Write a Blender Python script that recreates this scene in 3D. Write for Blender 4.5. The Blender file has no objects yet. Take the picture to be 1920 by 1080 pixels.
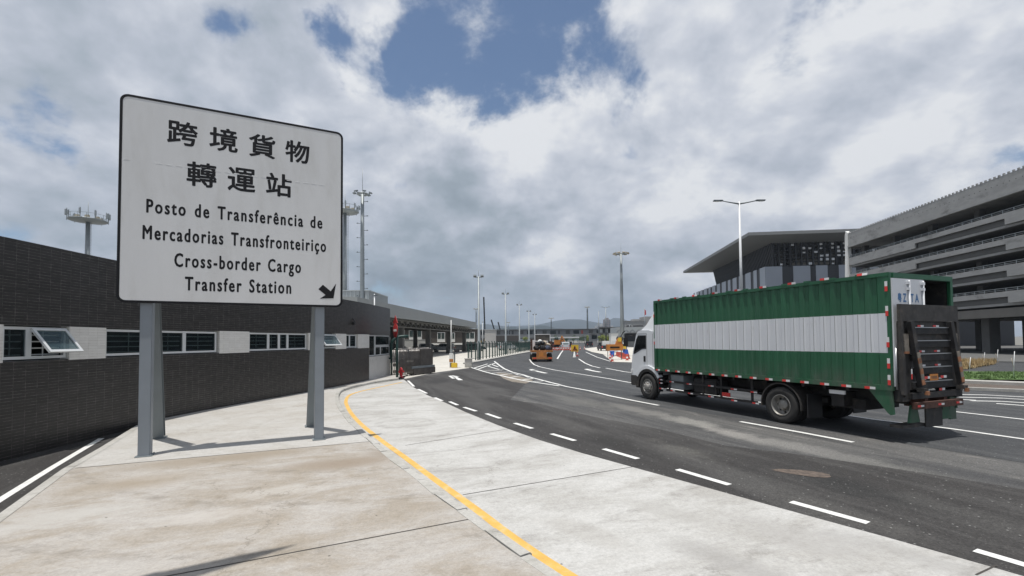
import bpy, bmesh, math, random
from mathutils import Vector, Matrix, noise as mnoise
random.seed(7)
S = bpy.context.scene
COL = S.collection
PI = math.pi
# ------------------------------------------------------------------ camera
FPX, CX, CY, EYE, PITCH, ROLL = 869.2, 960.0, 609.5, 2.29, 0.0328, -0.0084
cd = bpy.data.cameras.new("camera"); cam = bpy.data.objects.new("camera", cd); COL.objects.link(cam)
cd.sensor_width = 36; cd.lens = FPX / 1920 * 36; cd.shift_y = (CY - 540) / 1920
cd.clip_start = .05; cd.clip_end = 20000
RM = Matrix.Rotation(PI/2 + PITCH, 3, 'X') @ Matrix.Rotation(ROLL, 3, 'Z')
cam.matrix_world = Matrix.Translation((0, 0, EYE)) @ RM.to_4x4()
S.camera = cam
# survey helpers: the photo's measured points turned into metres on the ground / at a distance
def ray(x, y): return RM @ Vector(((x-CX)/FPX, -(y-CY)/FPX, -1))
def gp(x, y, z=0.0):
    d = ray(x, y); t = (z-EYE)/d.z
    return Vector((d.x*t, d.y*t, z))
def at(x, y, Y):
    d = ray(x, y); t = Y/d.y
    return Vector((d.x*t, Y, EYE+d.z*t))
# ------------------------------------------------------------------ light
SH = Vector((.09, .15, -1.0))          # direction sunlight travels
SUNV = (-SH).normalized()
sl = bpy.data.lights.new("sun", 'SUN'); sun = bpy.data.objects.new("sun", sl); COL.objects.link(sun)
sl.energy = 4.6; sl.angle = math.radians(.6); sl.color = (1, .965, .91)
sun.rotation_euler = SH.to_track_quat('-Z', 'Y').to_euler()
W = bpy.data.worlds.new("World"); S.world = W; W.use_nodes = True
S.view_settings.view_transform = 'Standard'; S.view_settings.look = 'None'
S.view_settings.exposure = 0; S.view_settings.gamma = 1; S.view_settings.use_curve_mapping = False

class NT:
    """small node-tree writer"""
    def __init__(s, tree): s.t = tree; s.n = tree.nodes; s.l = tree.links
    def new(s, typ, **kw):
        n = s.n.new(typ)
        for k, v in kw.items(): setattr(n, k, v)
        return n
    def put(s, sock, v):
        if hasattr(v, 'is_linked') or isinstance(v, bpy.types.NodeSocket): s.l.new(v, sock)
        elif v is not None: sock.default_value = v
    def math(s, op, a, b=None, c=None, clamp=False):
        n = s.new('ShaderNodeMath', operation=op, use_clamp=clamp)
        s.put(n.inputs[0], a)
        if b is not None: s.put(n.inputs[1], b)
        if c is not None: s.put(n.inputs[2], c)
        return n.outputs[0]
    def vmath(s, op, a, b=None, scale=None):
        n = s.new('ShaderNodeVectorMath', operation=op)
        s.put(n.inputs[0], a)
        if b is not None: s.put(n.inputs[1], b)
        if scale is not None: s.put(n.inputs['Scale'], scale)
        return n.outputs['Value'] if op == 'DOT_PRODUCT' else n.outputs[0]
    def noise(s, vec, scale, detail=4, rough=.5, dist=0, color=False):
        n = s.new('ShaderNodeTexNoise'); s.put(n.inputs['Vector'], vec)
        n.inputs['Scale'].default_value = scale; n.inputs['Detail'].default_value = detail
        n.inputs['Roughness'].default_value = rough; n.inputs['Distortion'].default_value = dist
        return n.outputs['Color'] if color else n.outputs[0]
    def ramp(s, f, lo, hi, a=0., b=1., smooth=True):
        n = s.new('ShaderNodeMapRange')
        if smooth: n.interpolation_type = 'SMOOTHSTEP'
        s.put(n.inputs[0], f); n.inputs[1].default_value = lo; n.inputs[2].default_value = hi
        n.inputs[3].default_value = a; n.inputs[4].default_value = b
        return n.outputs[0]
    def mix(s, f, a, b, mode='MIX'):
        n = s.new('ShaderNodeMix', data_type='RGBA', blend_type=mode)
        s.put(n.inputs[0], f)
        s.put(n.inputs[6], a if not isinstance(a, tuple) else (*a[:3], 1))
        s.put(n.inputs[7], b if not isinstance(b, tuple) else (*b[:3], 1))
        return n.outputs[2]
    def cramp(s, f, stops):
        n = s.new('ShaderNodeValToRGB'); s.put(n.inputs[0], f); e = n.color_ramp.elements
        while len(e) < len(stops): e.new(.5)
        for i, (p, c) in enumerate(stops): e[i].position = p; e[i].color = (*c, 1)
        return n.outputs[0]

def build_world():
    T = NT(W.node_tree); T.n.clear()
    out = T.new('ShaderNodeOutputWorld'); bg = T.new('ShaderNodeBackground'); bg.inputs[1].default_value = .1
    T.l.new(bg.outputs[0], out.inputs[0])
    D = T.new('ShaderNodeTexCoord').outputs['Generated']
    sky = T.new('ShaderNodeTexSky', sky_type='NISHITA', sun_disc=False)
    sky.sun_elevation = math.asin(SUNV.z); sky.sun_rotation = math.atan2(SUNV.x, SUNV.y)
    sky.altitude = 0; sky.air_density = 1.0; sky.dust_density = .6; sky.ozone_density = 1.5
    blue = T.mix(1.0, sky.outputs[0], (.84, .92, .98), 'MULTIPLY')
    # cloud-space: divide by height so that clouds flatten towards the horizon
    sep = T.new('ShaderNodeSeparateXYZ'); T.l.new(D, sep.inputs[0])
    zc = T.math('ADD', T.math('MAXIMUM', sep.outputs[2], 0.0), .55)
    inv = T.math('DIVIDE', 1.0, zc)
    P = T.vmath('SCALE', D, scale=inv)
    wn = T.noise(D, 3.6, 9, .58, color=True)
    warp = T.vmath('SCALE', T.vmath('SUBTRACT', wn, (.5, .5, .5)), scale=.34)
    DW = T.vmath('NORMALIZE', T.vmath('ADD', D, warp))
    N1 = T.noise(P, 3.0, 12, .60, .15)
    # puffs, with a relief term: the same noise sampled a little towards the sun
    N2 = T.noise(P, 3.4, 11, .55, .1)
    N2b = T.noise(T.vmath('ADD', P, (-.035, -.02, .075)), 3.4, 11, .55, .1)
    relief = T.math('SUBTRACT', N2, N2b)
    N3 = T.noise(P, 1.5, 5, .5)
    def blobs(lst):
        acc = None
        for (x, y, r, a) in lst:
            c = ray(x, y).normalized(); k = 1.0/(r/FPX)**2
            dot = T.vmath('DOT_PRODUCT', DW, tuple(c))
            # both are unit vectors: the dot is the cosine of the angle between them
            e = T.math('EXPONENT', T.math('MULTIPLY', T.math('SUBTRACT', dot, 1.0), k))
            pass
            acc = T.math('MULTIPLY_ADD', e, a, acc if acc is not None else 0.0)
        return acc
    cover = blobs([(875, 95, 120, -.46), (775, 165, 62, -.36), (930, 15, 115, -.26), (1070, 60, 85, -.30), (640, -20, 90, .2), (725, 60, 50, -.2),
                   (603, 90, 34, -.5), (640, 215, 26, -.4), (60, 185, 50, -.45), (150, 250, 32, -.4), (10, 420, 36, -.45), (410, 10, 28, -.35), (-250, 200, 260, .2), (-100, 500, 200, .15),
                   (965, 160, 55, -.12), (1190, 120, 60, -.06),
                   (300, 150, 190, .15), (1400, 280, 330, .2), (930, 420, 220, .25), (500, 60, 110, .12)])
    alpha = T.ramp(T.math('ADD', T.math('MULTIPLY_ADD', N1, 2.5, -.52), cover), .36, .72)
    tone = blobs([(760, 240, 65, .30), (880, 205, 60, .28), (985, 235, 70, .22), (1065, 455, 45, .34), (1010, 490, 50, .20), (690, 350, 60, .10),
                  (640, 80, 70, .12), (500, 150, 90, .08), (1230, 200, 170, .10), (1450, 330, 170, .10), (770, 430, 40, .06), (40, 480, 90, .12), (70, 60, 100, -.04),
                  (880, 345, 65, -.24), (840, 470, 90, -.17), (740, 545, 110, -.12), (960, 585, 200, -.10), (1150, 560, 160, -.10), (330, 170, 170, -.05),
                  (130, 330, 110, -.07), (1800, 260, 260, .03), (1680, 90, 160, -.02), (1500, 180, 260, .02), (640, 640, 300, -.08), (830, 605, 40, .16), (190, 60, 60, -.06)])
    b = T.math('ADD', T.math('MULTIPLY_ADD', relief, 1.7, .74), tone)
    N4 = T.noise(P, 4.6, 10, .50, .0); bil = T.math('MULTIPLY', T.math('ABSOLUTE', T.math('SUBTRACT', N4, .5)), 2.0)
    b = T.math('ADD', b, T.math('MULTIPLY_ADD', bil, .55, -.10))
    b = T.math('ADD', b, T.ramp(sep.outputs[2], .02, .22, -.16, 0))
    b = T.math('ADD', b, T.math('MULTIPLY_ADD', N2, .30, -.15))
    b = T.math('ADD', b, T.math('MULTIPLY_ADD', N3, .26, -.13))
    cl = T.cramp(b, [(0.0, (2.2, 2.7, 3.2)), (.35, (3.35, 3.9, 4.5)), (.62, (4.8, 5.2, 5.95)), (.82, (6.2, 6.5, 7.15)), (1.0, (7.9, 8.05, 8.3))])
    mixd = T.mix(alpha, blue, cl)
    # below the horizon: dull ground tone
    low = T.ramp(sep.outputs[2], -.06, -.005)
    fin = T.mix(low, (1.4, 1.4, 1.35), mixd)
    T.l.new(fin, bg.inputs[0])
build_world()

# ------------------------------------------------------------------ materials
def M(name, col, rough=.6, metal=0., var=0., scale=3., bump=0., bscale=30., dirt=None, stretch=None, spec=None, fine=0., dscale=.8, dlo=.5, dhi=.72, scuff=None):
    m = bpy.data.materials.new(name); m.use_nodes = True
    T = NT(m.node_tree); b = T.n['Principled BSDF']
    b.inputs['Roughness'].default_value = rough; b.inputs['Metallic'].default_value = metal
    if spec is not None: b.inputs['Specular IOR Level'].default_value = spec
    co = T.new('ShaderNodeTexCoord').outputs['Object']
    if stretch:
        mp = T.new('ShaderNodeMapping'); T.l.new(co, mp.inputs[0]); mp.inputs['Scale'].default_value = stretch; co = mp.outputs[0]
    c = col
    if var:
        n = T.noise(co, scale, 6, .6)
        v = T.ramp(n, .3, .7, 1-var, 1+var, smooth=False)
        mul = T.new('ShaderNodeCombineColor')
        for i in range(3): T.l.new(v, mul.inputs[i])
        c = T.mix(1.0, col, mul.outputs[0], 'MULTIPLY')
    if fine:
        n = T.noise(co, scale*18, 3, .6)
        v = T.ramp(n, .3, .7, 1-fine, 1+fine, smooth=False)
        mul = T.new('ShaderNodeCombineColor')
        for i in range(3): T.l.new(v, mul.inputs[i])
        c = T.mix(1.0, c, mul.outputs[0], 'MULTIPLY')
    if dirt:
        n = T.noise(co, dscale, 8, .65, .4)
        c = T.mix(T.ramp(n, dlo, dhi), c, dirt)
    if scuff:   # small rust runs and knocks, drawn out vertically
        mp = T.new('ShaderNodeMapping'); T.l.new(T.new('ShaderNodeTexCoord').outputs['Object'], mp.inputs[0]); mp.inputs['Scale'].default_value = (1, 1, .33)
        n = T.noise(mp.outputs[0], 5.5, 5, .8, .2)
        c = T.mix(T.ramp(n, .69, .76, 0, .85), c, scuff)
        sx = T.new('ShaderNodeSeparateXYZ'); T.l.new(T.new('ShaderNodeTexCoord').outputs['Object'], sx.inputs[0])
        lowd = T.math('MULTIPLY', T.ramp(sx.outputs[2], 1.15, 1.75, 1, 0), T.ramp(T.noise(mp.outputs[0], 3, 7, .7), .38, .68)); c = T.mix(T.math('MULTIPLY', lowd, .55), c, (.10, .095, .085))
    T.put(b.inputs['Base Color'], c if not isinstance(c, tuple) else (*c, 1))
    if bump:
        bp = T.new('ShaderNodeBump'); bp.inputs['Strength'].default_value = bump; bp.inputs['Distance'].default_value = .01
        T.l.new(T.noise(co, bscale, 5, .6), bp.inputs['Height']); T.l.new(bp.outputs[0], b.inputs['Normal'])
    return m

def spots(T, co, c, nz, lst):
    """irregular stains at surveyed places: (px, py, length, width, angle, strength, colour)"""
    for (px, py, rx, ry, ang, amt, col) in lst:
        p = gp(px, py)
        mp = T.new('ShaderNodeMapping', vector_type='TEXTURE'); T.l.new(co, mp.inputs[0])
        mp.inputs['Location'].default_value = (p.x, p.y, 0); mp.inputs['Rotation'].default_value = (0, 0, ang); mp.inputs['Scale'].default_value = (rx, ry, 1e3)
        ln = T.new('ShaderNodeVectorMath', operation='LENGTH'); T.l.new(mp.outputs[0], ln.inputs[0])
        f = T.math('ADD', ln.outputs['Value'], T.math('MULTIPLY_ADD', nz, 2.6, -1.3))
        c = T.mix(T.ramp(f, .25, 1.15, amt, 0), c, col)
    return c

def concrete(name, base, stain, dark, rot=.45, stretch=(.35, 1.3), amount=1.0, sp_=()):
    m = bpy.data.materials.new(name); m.use_nodes = True
    T = NT(m.node_tree); b = T.n['Principled BSDF']; b.inputs['Roughness'].default_value = .88
    b.inputs['Specular IOR Level'].default_value = .25
    co = T.new('ShaderNodeTexCoord').outputs['Object']
    rt = T.new('ShaderNodeVectorRotate', rotation_type='Z_AXIS'); T.l.new(co, rt.inputs['Vector']); rt.inputs['Angle'].default_value = -rot
    mp = T.new('ShaderNodeMapping'); T.l.new(rt.outputs[0], mp.inputs[0]); mp.inputs['Scale'].default_value = (*stretch, 1)
    s1 = T.noise(mp.outputs[0], 1.3, 12, .74, .5)
    s2 = T.noise(mp.outputs[0], 5.0, 10, .78, .3)
    s3 = T.noise(co, .45, 7, .66)
    s4 = T.noise(co, 34, 5, .8); s5 = T.noise(co, 11, 7, .8)
    c = T.mix(T.ramp(T.math('MULTIPLY_ADD', s3, .45, T.math('MULTIPLY', s1, .6)), .44, .64, 0, amount), base, stain)
    c = T.mix(T.ramp(s2, .52, .72, 0, .5*amount), c, dark)
    c = T.mix(T.ramp(s1, .60, .74, 0, .6*amount), c, dark)
    arc = T.new('ShaderNodeTexWave', wave_type='RINGS', rings_direction='Z'); mp2 = T.new('ShaderNodeMapping'); T.l.new(co, mp2.inputs[0]); mp2.inputs['Location'].default_value = (3.0, -13.0, 0); T.l.new(mp2.outputs[0], arc.inputs[0])
    arc.inputs['Scale'].default_value = .21; arc.inputs['Distortion'].default_value = 1.6; arc.inputs['Detail'].default_value = 2; arc.inputs['Detail Scale'].default_value = .5
    am = T.math('MULTIPLY', T.ramp(arc.outputs['Fac'], .93, .99), T.ramp(s2, .42, .6)); c = T.mix(T.math('MULTIPLY', am, .35*amount), c, dark)
    g3 = T.noise(mp.outputs[0], 14, 8, .8); c = T.mix(T.ramp(g3, .5, .75, 0, .35), c, dark)
    g = T.ramp(s4, .25, .75, .80, 1.18, smooth=False); g2 = T.ramp(s5, .25, .75, .86, 1.12, smooth=False)
    cc = T.new('ShaderNodeCombineColor'); gg = T.math('MULTIPLY', g, g2)
    for i in range(3): T.l.new(gg, cc.inputs[i])
    c = T.mix(1.0, c, cc.outputs[0], 'MULTIPLY')
    c = spots(T, co, c, s1, sp_)
    # a few sharp dark specks and pits
    vo = T.new('ShaderNodeTexVoronoi'); T.l.new(co, vo.inputs[0]); vo.inputs['Scale'].default_value = 2.3
    c = T.mix(T.ramp(vo.outputs['Distance'], .022, .04, .85, 0), c, tuple(x*.45 for x in dark))
    # hairline cracks
    vc = T.new('ShaderNodeTexVoronoi', feature='DISTANCE_TO_EDGE'); vc.inputs['Scale'].default_value = .32
    T.l.new(T.vmath('ADD', co, T.vmath('SCALE', T.noise(co, 1.6, 6, .7, color=True), scale=1.1)), vc.inputs[0])
    c = T.mix(T.math('MULTIPLY', T.ramp(vc.outputs['Distance'], .0025, .007, .5, 0), T.ramp(s3, .50, .56)), c, dark)
    T.l.new(c, b.inputs['Base Color'])
    bp = T.new('ShaderNodeBump'); bp.inputs['Strength'].default_value = .35; bp.inputs['Distance'].default_value = .004
    T.l.new(s4, bp.inputs['Height']); T.l.new(bp.outputs[0], b.inputs['Normal'])
    return m

def asphalt(name, base, light, dark, dusty=(.17, .165, .155), rot=1.95, patch=1.0, sp_=()):
    m = bpy.data.materials.new(name); m.use_nodes = True
    T = NT(m.node_tree); b = T.n['Principled BSDF']; b.inputs['Roughness'].default_value = .82
    b.inputs['Specular IOR Level'].default_value = .3
    co = T.new('ShaderNodeTexCoord').outputs['Object']
    rt = T.new('ShaderNodeVectorRotate', rotation_type='Z_AXIS'); T.l.new(co, rt.inputs['Vector']); rt.inputs['Angle'].default_value = -rot
    mp = T.new('ShaderNodeMapping'); T.l.new(rt.outputs[0], mp.inputs[0]); mp.inputs['Scale'].default_value = (.13, 1.0, 1)
    s1 = T.noise(mp.outputs[0], 1.2, 11, .70, .5)
    s2 = T.noise(co, .9, 10, .72, .3)
    sp = T.noise(co, 42, 4, .8); sp2 = T.noise(co, 14, 6, .8)
    c = T.mix(T.ramp(s1, .40, .62), base, light)
    c = T.mix(T.ramp(s2, .52, .72, 0, .75), c, dark)
    c = T.mix(T.ramp(T.math('MULTIPLY_ADD', s1, .5, T.math('MULTIPLY', s2, .5)), .56, .66, 0, min(1, .6*patch)), c, dusty)
    c = spots(T, co, c, s2, sp_)
    g = T.ramp(sp, .3, .7, .45, 1.6, smooth=False); g2 = T.ramp(sp2, .3, .7, .72, 1.30, smooth=False)
    cc = T.new('ShaderNodeCombineColor'); gg = T.math('MULTIPLY', g, g2)
    for i in range(3): T.l.new(gg, cc.inputs[i])
    c = T.mix(1.0, c, cc.outputs[0], 'MULTIPLY')
    for sc_, col_, am_ in ((11, (.26, .26, .25), .9), (23, (.20, .20, .19), .8)):
        vo = T.new('ShaderNodeTexVoronoi'); T.l.new(co, vo.inputs[0]); vo.inputs['Scale'].default_value = sc_
        sel = T.new('ShaderNodeSeparateColor'); T.l.new(vo.outputs['Color'], sel.inputs[0])
        c = T.mix(T.math('MULTIPLY', T.ramp(vo.outputs['Distance'], .09, .16, am_, 0), T.math('GREATER_THAN', sel.outputs[0], .62)), c, col_)
    T.l.new(c, b.inputs['Base Color'])
    bp = T.new('ShaderNodeBump'); bp.inputs['Strength'].default_value = .6; bp.inputs['Distance'].default_value = .006
    T.l.new(sp, bp.inputs['Height']); T.l.new(bp.outputs[0], b.inputs['Normal'])
    return m

def tilemat(name, col, mortar, bw, bh, ms, var=.25, rough=.35):
    m = bpy.data.materials.new(name); m.use_nodes = True
    T = NT(m.node_tree); b = T.n['Principled BSDF']; b.inputs['Roughness'].default_value = rough
    uv = T.new('ShaderNodeTexCoord').outputs['UV']
    br = T.new('ShaderNodeTexBrick'); T.l.new(uv, br.inputs['Vector']); br.offset = 0.0; br.squash = 1.0
    br.inputs['Scale'].default_value = 1; br.inputs['Brick Width'].default_value = bw; br.inputs['Row Height'].default_value = bh
    br.inputs['Mortar Size'].default_value = ms; br.inputs['Mortar Smooth'].default_value = .3; br.inputs['Bias'].default_value = -.2
    br.inputs['Color1'].default_value = (*[c*(1-var) for c in col], 1); br.inputs['Color2'].default_value = (*[c*(1+var) for c in col], 1)
    n = T.noise(uv, 1.1, 8, .7); n2 = T.noise(uv, 6.0, 6, .75)
    mo = T.mix(T.ramp(n2, .40, .66), tuple(c*.9 for c in col), mortar)
    br.inputs['Mortar'].default_value = (*mortar, 1); T.l.new(mo, br.inputs['Mortar'])
    c = T.mix(T.ramp(n, .52, .78, 0, .30), br.outputs['Color'], tuple(min(1, x*2.0) for x in col))
    n4 = T.noise(uv, .9, 3, .9); c = T.mix(T.ramp(n4, .74, .80, 0, .35), c, mortar)
    T.l.new(c, b.inputs['Base Color'])
    bp = T.new('ShaderNodeBump'); bp.inputs['Strength'].default_value = .5; bp.inputs['Distance'].default_value = .004; bp.invert = True
    T.l.new(br.outputs['Fac'], bp.inputs['Height']); T.l.new(bp.outputs[0], b.inputs['Normal'])
    return m

def glassmat(name, col=(.03, .04, .045), rough=.06):
    m = bpy.data.materials.new(name); m.use_nodes = True
    T = NT(m.node_tree); b = T.n['Principled BSDF']
    b.inputs['Base Color'].default_value = (*col, 1); b.inputs['Roughness'].default_value = rough
    tr = T.new('ShaderNodeBsdfTransparent'); tr.inputs[0].default_value = (.72, .78, .78, 1)
    mx = T.new('ShaderNodeMixShader'); mx.inputs[0].default_value = .28
    T.l.new(tr.outputs[0], mx.inputs[1]); T.l.new(b.outputs[0], mx.inputs[2])
    T.l.new(mx.outputs[0], T.n['Material Output'].inputs[0])
    return m

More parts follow.
